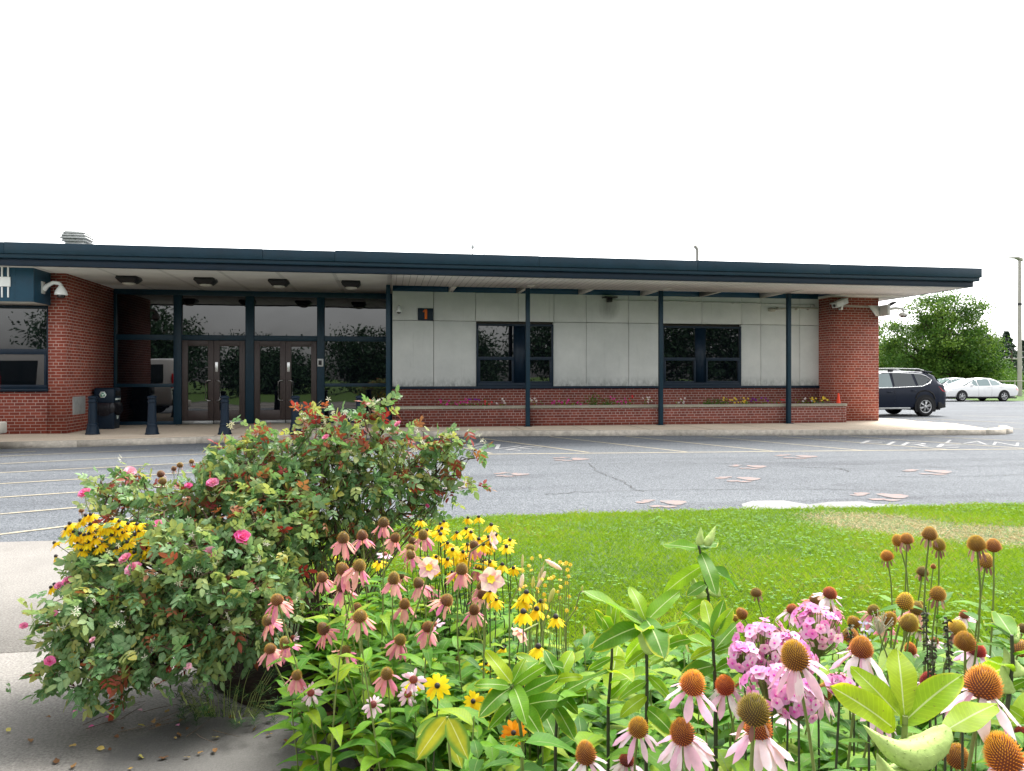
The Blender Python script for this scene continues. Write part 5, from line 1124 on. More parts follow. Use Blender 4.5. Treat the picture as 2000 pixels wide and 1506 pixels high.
def coneflower(px, py, w, state, label, group, lean=0.0, wreal=.034, tilt=None, petals=None, leafy=10, depth=None, lsz=.13):
    d = depth or F * wreal / w; c = Wd(px, py, d); r = wreal / 2 * (w / (F * wreal / d)) ; r = w / F * d / 2
    old = state in ('old', 'bare', 'brown')
    h = r * {'old': 1.75, 'bare': 1.75, 'brown': 1.5, 'ripe': 2.05, 'fresh': 1.45, 'flat': .9, 'pink': 1.75}[state]
    ax = nrm(UP + RV * rng.normal() * .24 - FV * (.10 + .30 * rng.random()) - RV * lean * .8) if tilt is None else nrm(UP * 1 + RV * tilt[0] - FV * tilt[1]); h *= rng.uniform(.85, 1.15)
    c0 = c - ax * h * .45
    b = c - UP * c[2] + UP * .04 + RV * (lean * c[2] * .9 + rng.normal() * .03) + FV * (.05 + rng.normal() * .04)
    t = thing("coneflower", b, label, "flower", group)
    C = stem_curve(c0, b, ax, 9); sr = max(.0018, r * .13)
    MB().tube(C, np.linspace(sr * 1.3, sr, 9), 6).build("stem", mt['stem'], t, smooth=True)
    mb = MB(); cone_head(mb, c0, ax, r, h, 380 if w > 28 else (200 if w > 17 else 90), .30 if state != 'flat' else .14)
    cm = {'old': 'cone_gold', 'bare': 'cone_gold', 'brown': 'cone_olive', 'ripe': 'cone_orange', 'fresh': 'cone_red', 'flat': 'cone_red', 'pink': 'cone_olive'}[state]
    mb.build("cone", mt[cm], t)
    np_ = petals if petals is not None else {'old': 9, 'bare': 0, 'brown': 7, 'ripe': 15, 'fresh': 14, 'flat': 14, 'pink': 15}[state]
    if np_:
        U = nrm(np.cross(ax, (.3, .85, .43))); V = np.cross(ax, U)
        th = np.arange(np_) * 2 * np.pi / np_ + rng.normal(size=np_) * .18
        if state == 'pink': th = th[rng.random(np_) > .12]
        n = len(th); el = {'old': -1.6, 'brown': -1.5, 'ripe': -.75, 'fresh': -.45, 'flat': -.12, 'pink': -.78}[state] + rng.normal(size=n) * .22
        rad2 = np.cos(th)[:, None] * U + np.sin(th)[:, None] * V
        D = rad2 + ax * el[:, None]; L = r * {'old': 1.1, 'brown': 1.0, 'ripe': 2.3, 'fresh': 2.3, 'flat': 2.5, 'pink': 2.3}[state] * rng.uniform(.75, 1.12, n)
        mm = {'old': 'cf_dry', 'brown': 'cf_dry', 'ripe': 'cf_fresh', 'fresh': 'cf_fresh', 'flat': 'cf_fresh', 'pink': 'cf_petal'}[state]
        mb = MB(); leaves(mb, c0 + rad2 * r * .78, D, ax + rad2 * .8, L, L * rng.uniform(.32, .44, n) if state not in ('old', 'brown') else L * .4, P_petal, 5, -.22, (.28 if state != 'flat' else .1) * rng.uniform(.5, 1.6, n), .08)
        mb.build("petals", mt[mm], t, smooth=True)
    if leafy:
        mb = MB(); stem_leaves(mb, C, leafy, lsz, .12, .80); mb.build("leaves", mt['cf_leaf'], t, smooth=True)
    return t
def place_list(items, where, group, look, **kw):
    """items sorted left to right get their place in the cluster as the last part of the label"""
    it = sorted(items); n = len(it)
    for i, q in enumerate(it):
        pos = "only one" if n == 1 else ("leftmost" if i == 0 else ("rightmost" if i == n - 1 else f"{ORD[i]} from left"))
        st = q[3]; lk_ = {'old': "withered golden", 'bare': "bare golden", 'brown': "withered brown", 'ripe': "orange and pale pink", 'fresh': "red and pale pink", 'flat': "flat pale pink", 'pink': "dusky pink"}[st]
        k2 = dict(kw); 
        if len(q) > 4: k2.update(q[4])
        coneflower(q[0], q[1], q[2], st, f"{lk_} coneflower, {pos} {where}", group, **k2)
GA = "pink coneflowers between the rose bush and the lawn"; GB = "coneflowers along the right side of the bed"
P_ = 'pink'; lw_ = dict(lean=.28); l2 = dict(lean=.12)
place_list([(749, 1020, 19.5, P_), (670, 1050, 21, P_, l2), (707, 1045, 19, P_), (772, 1050, 17.5, P_), (826, 1044, 18, P_), (806, 1056, 14, P_), (925, 1063, 17, P_)], "of the top row below the rose branches", GA, None)
place_list([(802, 1070, 15, P_), (801.5, 1083, 16, P_), (902, 1111, 22, P_), (935, 1108, 15, P_), (782, 1123, 15, P_), (769, 1129, 21, P_), (817, 1138, 19, P_), (840, 1151, 15, P_), (752, 1081, 10, 'flat', dict(wreal=.022))], "of the row by the pink lilies", GA, None)
place_list([(667.7, 1110, 22, P_, l2), (702, 1104, 23, P_), (668, 1144, 21, P_, l2), (685, 1142, 13, P_), (629, 1127, 19, P_, l2), (595, 1146, 14, P_)], "of the cluster against the rose bush centre", GA, None)
place_list([(873, 1172, 23, P_), (940, 1144, 17, P_), (942, 1160, 18, P_), (926, 1190, 19, P_), (936, 1205, 11, 'flat', dict(wreal=.024)), (790, 1179, 19, P_)], "of the group left of the yellow daisies", GA, None)
place_list([(703, 1203, 25, P_, l2), (697, 1187, 18, P_, l2), (836, 1224, 21, P_), (847, 1219, 13, 'flat', dict(wreal=.024)), (782, 1249, 21, P_), (674, 1271, 21, P_, l2), (865, 1278, 16, P_), (899, 1287, 17, P_), (897, 1271, 13, P_), (803, 1289, 13, P_)], "of the middle band over the lush leaves", GA, None)
place_list([(540.5, 1171, 22, P_, lw_), (523, 1211, 21, P_, lw_), (631, 1227.5, 21, P_, lw_), (557, 1255, 21, P_, lw_), (527.5, 1266.5, 20, P_, lw_), (571, 1245, 10, 'flat', dict(wreal=.022, lean=.2))], "of the group leaning over the rose foliage", GA, None)
place_list([(580, 1318, 18, P_, dict(wreal=.028)), (607, 1353, 14, 'flat', dict(wreal=.022, tilt=(.0, 1.1))), (755.6, 1315, 22, P_, dict(wreal=.031, tilt=(0, .5))), (728.6, 1375.6, 14, 'flat', dict(wreal=.020, tilt=(.0, 1.2))), (807.6, 1327, 16, 'flat', dict(wreal=.023, tilt=(.1, .9))), (796.5, 1355, 15, 'flat', dict(wreal=.022, tilt=(-.1, 1.0)))], "of the lowest row above the shaded concrete", GA, None)
bk = dict(leafy=4)
place_list([(313.5, 925.5, 13, 'brown', bk), (318, 939.5, 14, 'brown', bk), (339.5, 915, 9, 'brown', dict(leafy=3, wreal=.024)), (351.6, 908, 11, 'brown', dict(leafy=3, wreal=.03)), (374, 901, 9, 'brown', dict(leafy=3, wreal=.024)), (159, 997, 9, 'brown', dict(leafy=3, wreal=.024))], "poking up behind the left rose bush", "brown coneflowers behind the left rose bush", None)
O_, RP, FR = 'old', 'ripe', 'fresh'
place_list([(1754, 1055, 21, O_), (1771, 1052, 22, O_), (1816, 1042, 25, O_), (1833.5, 1063, 22, O_), (1907, 1061, 29, O_), (1940, 1065, 25, 'bare'), (1926, 1095, 24, O_), (1732, 1085, 21, O_)], "of the tall row against the dry grass", GB, None, leafy=6, lsz=.14)
place_list([(1802, 1116, 20, 'brown', dict(petals=10)), (1823, 1106, 9, 'bare', dict(wreal=.014)), (1768, 1173.5, 28, 'bare'), (1790, 1187.6, 24, 'pink'), (1832, 1159, 26, O_), (1799, 1178, 9, 'bare', dict(wreal=.015)), (1706.5, 1192, 21, 'pink'), (1751, 1201, 17, O_), (1738, 1208, 24, 'bare'), (1883, 1200, 16, 'fresh', dict(wreal=.024))], "of the middle row on the lawn at right", GB, None, leafy=5)
place_list([(1733, 1221, 19, 'pink'), (1776, 1216, 31, 'bare'), (1798, 1225, 16, 'fresh', dict(wreal=.026)), (1870, 1226, 30, O_), (1885, 1252, 34, 'bare'), (1826, 1251, 14, 'fresh', dict(wreal=.024)), (1908, 1269, 29, 'fresh', dict(wreal=.036)), (1998, 1227, 18, 'brown'), (1994, 1266, 27, 'bare'), (1778, 1267, 20, RP, dict(wreal=.03)), (1992, 1335, 17, 'brown')], "of the row above the big milkweed", GB, None, leafy=5)
place_list([(1476.5, 1157, 19, 'brown', dict(lean=.35)), (1448, 1198, 20, 'bare', dict(lean=.35)), (1436, 1207, 11, 'bare', dict(lean=.3, wreal=.02)), (1548, 1190, 21, FR, dict(petals=9)), (1593, 1171, 20, 'pink'), (1621, 1158, 24, FR, dict(petals=9)), (1628, 1189.5, 16, 'pink', dict(wreal=.028)), (1606, 1206, 15, 'bare', dict(wreal=.025)), (1667, 1214.6, 22, O_), (1661, 1240.6, 27, 'bare')], "of the row above the pink phlox", GB, None, leafy=5)
place_list([(1552, 1279, 48, RP), (1682.5, 1264, 38, RP, dict(wreal=.036)), (1612, 1349, 26, RP, dict(wreal=.028)), (1450, 1340, 24, RP, dict(wreal=.026)), (1533, 1391, 23, 'flat', dict(wreal=.026, tilt=(0, .1), petals=10))], "of those standing in front of the phlox", GB, None, leafy=5)
place_list([(1416, 1337.5, 34, RP), (1354, 1333, 43, RP, dict(petals=9)), (1473, 1385, 56, 'brown', dict(petals=5)), (1481, 1416.5, 46, RP)], "of the large heads left of the phlox", GB, None, leafy=5)
place_list([(1247, 1420, 35, RP, dict(petals=9)), (1332, 1428.6, 43, RP), (1144, 1469.5, 35, RP, dict(petals=9)), (1224.5, 1483, 27, FR, dict(wreal=.03)), (1441, 1499, 26, FR, dict(wreal=.03))], "of the nearest heads at the bottom edge", GB, None, leafy=5)
place_list([(1817, 1330, 33, FR, dict(wreal=.034)), (1921, 1332, 57, RP, dict(petals=11)), (1723, 1375, 35, RP), (1958.6, 1469.6, 60, RP, dict(petals=18)), (1870, 1476, 40, 'bare'), (1997, 1432, 26, FR), (1752, 1501, 24, 'bare', dict(wreal=.03))], "of those around the big milkweed", GB, None, leafy=4)
# ---- black-eyed susans
def susan(px, py, w, label, group, tilt=(0, .35), orange=False, side=0, wreal=.0155, petals=13, lean=0.0, leafy=4, droop=-.35, base=None):
    d = F * wreal / w; c = Wd(px, py, d); r = wreal / 2; ax = nrm(UP + RV * tilt[0] - FV * tilt[1]); c0 = c - ax * r * .5
    b = c - UP * c[2] + UP * .04 + RV * (lean * c[2] + rng.normal() * .04) + FV * (.04 + rng.normal() * .05)
    if base is not None: b = np.array(base) + rng.normal(size=3) * np.array((.10, .10, 0))
    t = thing("black_eyed_susan", b, label, "flower", group)
    C = stem_curve(c0, b, ax, 7); MB().tube(C, np.linspace(.0026, .0016, 7), 5).build("stem", mt['stemd'], t)
    mb = MB(); cone_head(mb, c0, ax, r, r * 1.45, 60, .10); mb.build("cone", mt['cone_black'], t)
    if petals:
        U = nrm(np.cross(ax, (.3, .85, .43))); V = np.cross(ax, U); th = np.arange(petals) * 2 * np.pi / petals + rng.normal(size=petals) * .1
        rad2 = np.cos(th)[:, None] * U + np.sin(th)[:, None] * V; el = droop + rng.normal(size=petals) * .16; L = .030 * rng.uniform(.85, 1.12, petals)
        mb = MB(); leaves(mb, c0 + rad2 * r * .7, rad2 + ax * el[:, None], ax + rad2 * .3, L, L * .40, P_petal, 4, -.15, .14, .05); mb.build("petals", mt['rb_orange' if orange else 'rb_petal'], t, smooth=True)
    if leafy:
        mb = MB(); stem_leaves(mb, C, leafy, .085, .1, .8); mb.build("leaves", mt['cf_leaf'], t)
def susans(items, where, group, **kw):
    it = sorted(items); n = len(it)
    for i, q in enumerate(it):
        pos = "leftmost" if i == 0 else ("rightmost" if i == n - 1 else f"{ORD[i]} from left")
        k2 = dict(kw); k2.update(q[3] if len(q) > 3 else {})
        susan(q[0], q[1], q[2], f"{'orange' if k2.get('orange') else 'yellow'} black-eyed susan, {pos} {where}", group, **k2)
GS = "yellow black-eyed susans at the lawn edge"
dr = dict(droop=-.8, tilt=(0, .15))
susans([(822, 1015, 7, dr), (860, 1023, 7, dr), (867, 1018, 7, dr), (819.5, 1035, 7, dr), (914, 1011, 6, dr), (935, 1009, 6.5, dr), (892.6, 1040, 7, dr), (920, 1039, 7.5, dr), (959.5, 1024.5, 8, dr)], "of the farthest row against the drive", GS, leafy=3)
susans([(860.6, 1043, 7.5, dr), (874, 1060, 7), (884, 1073, 8, dict(tilt=(0, .8))), (852, 1087, 7), (892.5, 1087, 7), (943.7, 1063, 8, dr), (913, 1063, 7), (989, 1067, 8), (996, 1054, 7), (981, 1102, 8, dr), (908, 1096, 7, dict(orange=True)), (948, 1095, 7)], "of the second row beside the pink lily", GS, leafy=3)
susans([(957, 1153, 10, dr), (969, 1170, 9, dr), (983, 1265, 8.5, dr), (1028, 1156, 10.5, dr), (1019, 1170, 10.5, dr), (1057, 1174, 10, dr), (1048, 1189, 10.5, dr), (1022, 1194, 12, dr), (1085.5, 1204, 11, dr), (1051.5, 1262, 12, dr), (1068, 1278, 9, dr)], "of the bright cluster left of the milkweed", GS)
susans([(854, 1339, 11, dict(tilt=(.05, 1.5), droop=-.1)), (924, 1369.5, 9.5, dict(tilt=(-.3, 1.5), droop=-.05)), (970.5, 1338, 9, dict(tilt=(0, .9), orange=False)), (811, 1337, 9, dict(tilt=(.5, .6))), (1012, 1332, 8), (949, 1295, 8), (741, 1097, 7)], "of those facing front over the broad leaves", GS, leafy=3, wreal=.0138)
susans([(1003, 1431, 10, dict(tilt=(0, 1.6), droop=0.0, orange=True)), (1017, 1404, 7, dict(orange=True, tilt=(.6, .6)))], "among the low leaves at the bottom", GS, leafy=3, wreal=.0125)
LB = "yellow black-eyed susan in the crowded patch behind the left rose bush"; GL = "crowded black-eyed susans left of the rose bush"
lft = [(177, 1004), (167, 1006), (157, 1016), (136, 1022), (129.5, 1033), (144, 1038), (164, 1044.5), (173.5, 1042), (196, 1033), (209, 1026), (199, 1023), (232.6, 1017.5), (219, 1013), (171, 1059), (152, 1059), (284, 1070.5), (278, 1080), (262, 1078.5), (249, 1075.5), (290, 1051), (272, 1036), (219, 1045), (240, 1040), (185, 1050), (250, 1022)]
for (x, y) in lft + [(140 + 12 * q + 9 * math.sin(q * 2.1), 1048 + 26 * math.sin(q * 1.7)) for q in range(12)]: susan(x, y, 7.45, LB, GL, tilt=(-.15, .5), droop=-.6, leafy=0, wreal=.0165, base=G(455, 1290, .03))
for k in range(22):
    x = rng.uniform(815, 1010); y = 1030 + rng.uniform(0, 95); susan(x, y, 7.2, "yellow black-eyed susan in the crowd between the pink lilies and the lawn edge", "black-eyed susans crowded at the lawn edge", tilt=(rng.normal() * .3, .4), droop=-.5, leafy=3)
susan(106, 1060, 6.8, "yellow black-eyed susan leaning out alone over the concrete walk", GL, tilt=(-.8, .2), droop=-.5, leafy=0, base=G(455, 1290, .03))
susan(109, 1086, 7, "dead black-eyed susan head with almost no petals over the concrete walk", GL, tilt=(-.3, .2), droop=-1.2, petals=3, leafy=0, base=G(455, 1290, .03))
susan(106, 1141, 7, "withering black-eyed susan beside the two low pink roses, upper of the pair", GL, tilt=(-.3, .2), droop=-1.2, petals=7, leafy=0, base=G(455, 1290, .03)); susan(99, 1147, 7, "withering black-eyed susan beside the two low pink roses, lower of the pair", GL, tilt=(-.3, .2), droop=-1.2, petals=7, leafy=0, base=G(455, 1290, .03))
for k in range(26):
    x, y = rng.uniform(400, 740), rng.uniform(985, 1090); susan(x, y, 6.0, "yellow black-eyed susan glimpsed through the rose branches", "black-eyed susans seen through the rose branches", wreal=.0165 + .001 * rng.random(), leafy=2, tilt=(rng.normal() * .3, .5))
# ================================================================ milkweed
def pod(mb, c, d, L, w, up=UP):
    d = nrm(d); U = nrm(np.cross(d, FV + .01)); V = np.cross(d, U); n = 16; m = 15; t = np.linspace(0, 1, m)
    rad = w / 2 * np.sin(np.pi * t ** .62) ** .9; bend = (np.sin(np.pi * t) - 0) * L * (.12 if w < .025 else .26)
    th = np.arange(n) * 2 * np.pi / n
    rr = rad[:, None] * (1 + .07 * np.sin(th * 7)[None] * np.sin(t * 60)[:, None] + .04 * rng.normal(size=(m, n)))
    v = np.array(c) + d * (t * L)[:, None, None] - np.asarray(up) * bend[:, None, None] + rr[..., None] * (U * np.cos(th)[:, None] + V * np.sin(th)[:, None])[None]
    i = np.arange(m - 1)[:, None] * n; j = np.arange(n)[None]; j2 = (j + 1) % n
    mb.add(v.reshape(-1, 3), np.stack([i + j, i + j2, i + n + j2, i + n + j], -1).reshape(-1, 4))
    s = rng.integers(2, m - 2, 90); a = rng.integers(0, n, 90); P = v[s, a]; N = nrm(P - (np.array(c) + d * (t[s] * L)[:, None] - np.asarray(up) * bend[s][:, None]))
    k = L * (.014 if w < .025 else .006); T = nrm(np.cross(N, d)); vv = np.stack([P + T * k, P + d * k, P - T * k, P - d * k, P + N * k * 3], 1).reshape(-1, 3); q = np.arange(90)[:, None] * 5
    mb.add(vv, np.concatenate([np.concatenate([q + x, q + y, q + 4], 1) for x, y in ((0, 1), (1, 2), (2, 3), (3, 0))]))
def milkweed(label, d, stem_px, leaf_px, pods=(), dark=True, yellow=True, extra=0, lw=.34, tone=None):
    """stem_px: pixels from the tip down; leaf_px: (x0, y0, x1, y1, depth offset of the tip) rib of each leaf"""
    C = np.array([Wd(x, y, d) for x, y in stem_px]); b = C[-1].copy(); b[2] = .04
    t = thing("milkweed", b, label, "plant", "milkweed plants in the bed")
    path = np.concatenate([C, [b]]) if C[-1][2] > .1 else C
    MB().tube(path, np.linspace(.0028, .0045, len(path)), 7).build("stem", mt['stemd'] if dark else mt['stem'], t, smooth=True)
    mb = MB(); B_, D_, N_, L_ = [], [], [], []
    for (x0, y0, x1, y1, dz) in leaf_px:
        p, q = Wd(x0, y0, d), Wd(x1, y1, d + dz); v = q - p; L = np.linalg.norm(v)
        B_.append(p); D_.append(v + UP * L * .10); N_.append(UP * .9 - FV * .75 + rng.normal(size=3) * .2); L_.append(L)
    for k in range(extra):
        f = rng.random(); i = rng.integers(0, len(path) - 1); p = path[i] * f + path[i + 1] * (1 - f)
        if p[2] < .15: continue
        th = rng.random() * 6.28; B_.append(p); D_.append(RV * math.cos(th) + FV * math.sin(th) + UP * .5); N_.append(UP); L_.append(rng.uniform(.10, .15))
    L_ = np.array(L_); leaves(mb, B_, np.array(D_), np.array(N_), L_, L_ * lw * rng.uniform(.85, 1.1, len(L_)), P_oblong, 12, rng.uniform(.0, .5, len(L_)), rng.uniform(.0, .25, len(L_)), .11, rnd=None if tone is None else tone + rng.random(len(L_)) * .2)
    mb.build("leaves", mt['mw_leaf'], t, smooth=True)
    for (x0, y0, x1, y1, w, dz) in pods:
        p, q = Wd(x0, y0, d), Wd(x1, y1, d + dz); mb = MB(); pod(mb, p, q - p, np.linalg.norm(q - p), w / F * d); mb.build("seed_pod", mt['mw_pod'], t, smooth=True)
milkweed("big milkweed with a large pale curved pod nearest the camera at bottom right", .78, [(1768, 1398), (1766, 1440), (1775, 1506), (1780, 1600)],
    [(1766, 1396, 1752, 1238, .06), (1758, 1400, 1656, 1296, .05), (1752, 1428, 1612, 1330, .0), (1758, 1418, 1888, 1306, .03), (1845, 1428, 1950, 1380, .04)],
    [(1858, 1424, 1684, 1414, 62, -.03), (1778, 1500, 1712, 1470, 60, -.05)], dark=False, lw=.33, tone=.8)
milkweed("tall slender milkweed with pods at its tip standing up against the lawn", 1.85, [(1364, 1066), (1367, 1075), (1375, 1120), (1384, 1170), (1392, 1260), (1398, 1340)],
    [(1364, 1071, 1295, 1071, .1), (1366, 1070, 1402, 1066, .05), (1369, 1080, 1398, 1148, -.12), (1372, 1105, 1298, 1155, .0), (1392, 1112, 1440, 1146, .05), (1380, 1140, 1340, 1165, -.05), (1385, 1170, 1330, 1210, .0)],
    [(1366, 1066, 1369, 1028, 15, 0), (1376, 1066, 1398, 1026, 17, .02), (1378, 1165, 1350, 1120, 20, .0), (1392, 1165, 1400, 1122, 24, .02)])
milkweed("milkweed with a warty pod and broad spread leaves in the bed middle", 1.6, [(1260, 1212), (1262, 1240), (1264, 1330), (1262, 1440)],
    [(1260, 1210, 1228, 1130, .08), (1264, 1212, 1330, 1152, .06), (1262, 1210, 1296, 1265, -.15), (1258, 1216, 1220, 1192, .1), (1255, 1222, 1156, 1262, -.05), (1262, 1240, 1222, 1290, .05), (1300, 1262, 1360, 1240, .0), (1262, 1270, 1224, 1300, .0), (1262, 1290, 1325, 1262, .05), (1264, 1330, 1210, 1360, .0), (1266, 1320, 1310, 1360, -.05), (1262, 1360, 1212, 1395, -.05), (1264, 1385, 1318, 1432, -.1)],
    [(1288, 1265, 1242, 1226, 32, .0), (1258, 1285, 1246, 1240, 16, .05)], extra=6)
milkweed("upright milkweed with yellow-edged leaves and dark stem left of the phlox", 1.5, [(1392, 1242), (1394, 1290), (1397, 1340), (1398, 1420)],
    [(1392, 1242, 1374, 1160, .08), (1393, 1240, 1416, 1170, .05), (1394, 1244, 1434, 1184, .03), (1391, 1244, 1328, 1188, .02), (1390, 1250, 1358, 1200, -.08), (1396, 1270, 1446, 1212, .05), (1396, 1275, 1452, 1258, .0), (1391, 1270, 1340, 1240, .1), (1394, 1300, 1330, 1320, -.05), (1394, 1310, 1452, 1280, .0), (1396, 1330, 1330, 1300, .05), (1392, 1265, 1350, 1290, .0)], extra=5)
milkweed("yellow-tipped young milkweed cluster left of the podded milkweed", 1.75, [(1196, 1236), (1195, 1290), (1188, 1380)],
    [(1196, 1236, 1192, 1162, .05), (1197, 1238, 1206, 1178, .03), (1194, 1240, 1158, 1190, .02), (1193, 1238, 1172, 1190, -.05), (1195, 1250, 1225, 1215, .06), (1194, 1260, 1150, 1258, .0), (1194, 1285, 1150, 1310, .0), (1194, 1285, 1240, 1300, .0)], extra=5)
milkweed("low milkweed with long radiating leaves beside the front black-eyed susans", 1.62, [(1001, 1338), (1010, 1370), (1020, 1450)],
    [(1000, 1336, 945, 1272, .06), (1001, 1334, 1028, 1284, .04), (1004, 1340, 1072, 1298, .0), (996, 1340, 924, 1336, -.05), (998, 1344, 934, 1388, -.08), (1003, 1342, 1028, 1398, -.12), (1010, 1360, 1098, 1326, .0), (1008, 1372, 955, 1426, -.05), (1012, 1372, 1060, 1436, -.1), (1015, 1380, 1110, 1362, .0)], dark=False, extra=5)
milkweed("sprawling milkweed with yellowing leaves right of the front black-eyed susans", 1.7, [(1085, 1330), (1090, 1370), (1085, 1450)],
    [(1085, 1328, 1140, 1318, .0), (1080, 1300, 1118, 1312, .05), (1086, 1340, 1060, 1290, .05), (1086, 1350, 1128, 1392, -.06), (1088, 1360, 1150, 1350, .0), (1084, 1370, 1040, 1420, -.05), (1086, 1380, 1124, 1452, -.1), (1090, 1330, 1120, 1260, .08), (1088, 1320, 1062, 1262, .08)], dark=True, extra=6)
milkweed("milkweed with two warty pods at the right edge of the bed", 1.3, [(1976, 1240), (1978, 1300), (1965, 1400)],
    [(1976, 1246, 1924, 1222, .1), (1978, 1244, 1944, 1200, .1), (1965, 1262, 1908, 1254, .05), (1962, 1350, 2010, 1330, .0), (1965, 1380, 2020, 1420, .0), (1975, 1300, 1920, 1330, .1)],
    [(1968, 1352, 1958, 1290, 30, 0), (1998, 1320, 1960, 1262, 36, .02), (1975, 1250, 1990, 1222, 18, .04)], extra=4)
yl = [(873, 1400, 812, 1480, 1.55), (876, 1402, 914, 1480, 1.5), (868, 1408, 812, 1436, 1.6), (880, 1440, 902, 1498, 1.6)]
b = G(880, 1560, .04); b = Wd(878, 1400, 1.55); b[2] = .04
t = thing("yellowing_plant", b, "broad yellow-green drooping leaves at the bottom of the bed", "plant")
B_ = [Wd(x0, y0, d) for x0, y0, x1, y1, d in yl]; D_ = [Wd(x1, y1, d - .06) - Wd(x0, y0, d) for x0, y0, x1, y1, d in yl]; L_ = np.array([np.linalg.norm(q) for q in D_])
mb = MB(); leaves(mb, B_, D_, np.tile(UP * .7 - FV, (4, 1)), L_, L_ * .46, P_oblong, 8, .12, .05, .05, rnd=np.array((.9, .7, .2, .5))); mb.build("leaves", mt['yl_leaf'], t, smooth=True)
MB().tube([B_[0], (B_[0] + b) / 2 + RV * .02, b], [.003, .003, .004], 6).build("stem", mt['stem'], t)
# ================================================================ phlox
def phlox(px, py, r, d, label):
    c = Wd(px, py, d); R_ = r / F * d; b = c.copy(); b[2] = .04; b = b + RV * rng.normal() * .03
    t = thing("phlox", b, label, "flower", "pink phlox heads"); ax = nrm(UP - FV * .3)
    c0 = c - UP * R_ * .9; C = stem_curve(c0, b, UP, 6); MB().tube(C, np.linspace(.003, .002, 6), 5).build("stem", mt['stemd'], t)
    n = int(30 + r * .8); q = rdir(n * 2, .5); q = q[q[:, 2] > -.55][:n]; P = c + q * np.array((R_, R_, R_ * .85)) * rng.uniform(.62, 1.15, (len(q), 1))
    fl = MB(); ey = MB(); st = MB(); gb = MB()
    for p, o in zip(P, q):
        st.tube([c0, (c0 + p) / 2 - UP * .004, p], [.0012, .001, .001], 4)
        if rng.random() < .16: leaves(gb, np.repeat(p[None], 4, 0), nrm(o) + rng.normal(size=(4, 3)) * .5, rdir(4), .012, .003, P_lance, 2); continue
        N = nrm(o + rng.normal(size=3) * .25 - FV * .25); U = nrm(np.cross(N, (.3, .2, .93))); V = np.cross(N, U); th = np.arange(5) * 1.2566 + rng.random() * 6
        tn = rng.random(); leaves(fl, np.repeat(p[None], 5, 0), np.cos(th)[:, None] * U + np.sin(th)[:, None] * V + N * .12, N, .0115, .0115, P_round, 3, .1, .05, rnd=np.full(5, tn))
        ey.lathe([(.0026, .0012), (.0015, .002), (0, .0022)], p, 6, N)
    fl.build("floret", mt['phlox'], t, smooth=True); ey.build("eye", mt['phlox_eye'], t); st.build("flower_stalk", mt['stem'], t); gb.build("calyx", mt['cf_leaf'], t) if gb.n else None
    mb = MB(); stem_leaves(mb, C, 8, .08, .2, .92); mb.build("leaves", mt['cf_leaf'], t, smooth=True)
for q in ((1492, 1258, 54, 1.5, "upper left pink phlox head beside the dark milkweed stem"), (1598, 1232, 56, 1.55, "largest pink phlox head, topmost behind the tall orange coneflower"), (1455, 1290, 32, 1.45, "small pink phlox head lowest at far left of the phlox clump"), (1508, 1352, 52, 1.3, "lower middle pink phlox head behind the orange coneflower stalk"),
          (1560, 1368, 42, 1.28, "pink phlox head low behind the coneflower stalks"), (1640, 1338, 22, 1.3, "pink phlox head tucked behind the yellow-green milkweed leaf"), (1696, 1362, 20, 1.3, "little pink phlox head between milkweed leaves"), (1540, 1290, 50, 1.45, "pink phlox head in the clump centre behind the tall coneflower cone")): phlox(*q)
# ================================================================ daylilies, coreopsis, salvia, ferny plant
def lily(px, py, d, r, label, ax):
    c = Wd(px, py, d); b = c.copy(); b[2] = .04; b = b + RV * rng.normal() * .08; t = thing("daylily", b, label, "flower", "daylilies by the lawn")
    ax = nrm(ax); U = nrm(np.cross(ax, (.31, .2, .93))); V = np.cross(ax, U); R_ = r / F * d; c0 = c - ax * R_ * .5
    MB().tube(stem_curve(c0, b, ax, 7), np.linspace(.004, .003, 7), 6).build("stem", mt['stem'], t)
    mb = MB()
    for k in range(2):
        th = np.arange(3) * 2.094 + k * 1.047; leaves(mb, np.repeat(c0[None], 3, 0), np.cos(th)[:, None] * U + np.sin(th)[:, None] * V + ax * .55, ax, R_ * 1.15, R_ * (.98 if k else .6), P_oblong, 7, .1, .12, .10)
    mb.build("petals", mt['lily'], t, smooth=True)
    mb = MB(); th = np.arange(6) * 1.047; leaves(mb, np.repeat((c0 + ax * .002)[None], 6, 0), np.cos(th)[:, None] * U + np.sin(th)[:, None] * V + ax * .7, ax, R_ * .42, R_ * .3, P_oblong, 3, .1, 0); mb.build("throat", mt['lilythroat'], t)
lily(960, 1130, 2.2, 27, "open pink daylily with yellow throat right of the coneflowers", -FV + UP * .5 + RV * .2)
lily(838, 1107, 2.4, 23, "open pink daylily with yellow throat among the coneflowers", -FV + UP * .5 + RV * .1)
lily(965, 1052, 2.7, 20, "side-facing pink daylily beside the farthest black-eyed susans", RV * 1.0 - FV * .3 + UP * .2)
lily(1015, 1240, 2.0, 22, "drooping pink daylily below the bright black-eyed susan cluster", -UP * .4 - FV * .4 - RV * .5)
def lilybud(label, d, stem, buds):
    C = np.array([Wd(x, y, d) for x, y in stem]); b = C[-1].copy(); b[2] = .04; t = thing("daylily_stalk", b, label, "flower", "daylilies by the lawn")
    MB().tube(np.concatenate([C, [b]]), [.0022] * len(C) + [.004], 6).build("stem", mt['stem'], t)
    for (x0, y0, x1, y1, w, tone) in buds:
        p, q = Wd(x0, y0, d), Wd(x1, y1, d); v = q - p; L = np.linalg.norm(v); mb = MB()
        mb.lathe([(.0, 0), (w * .35, .15 * L), (w * .5, .45 * L), (w * .45, .75 * L), (w * .2, .95 * L), (0, L)], p, 8, v, (tone, .5, .5, .2)); mb.build("flower_bud", mt['bud'], t, smooth=True)
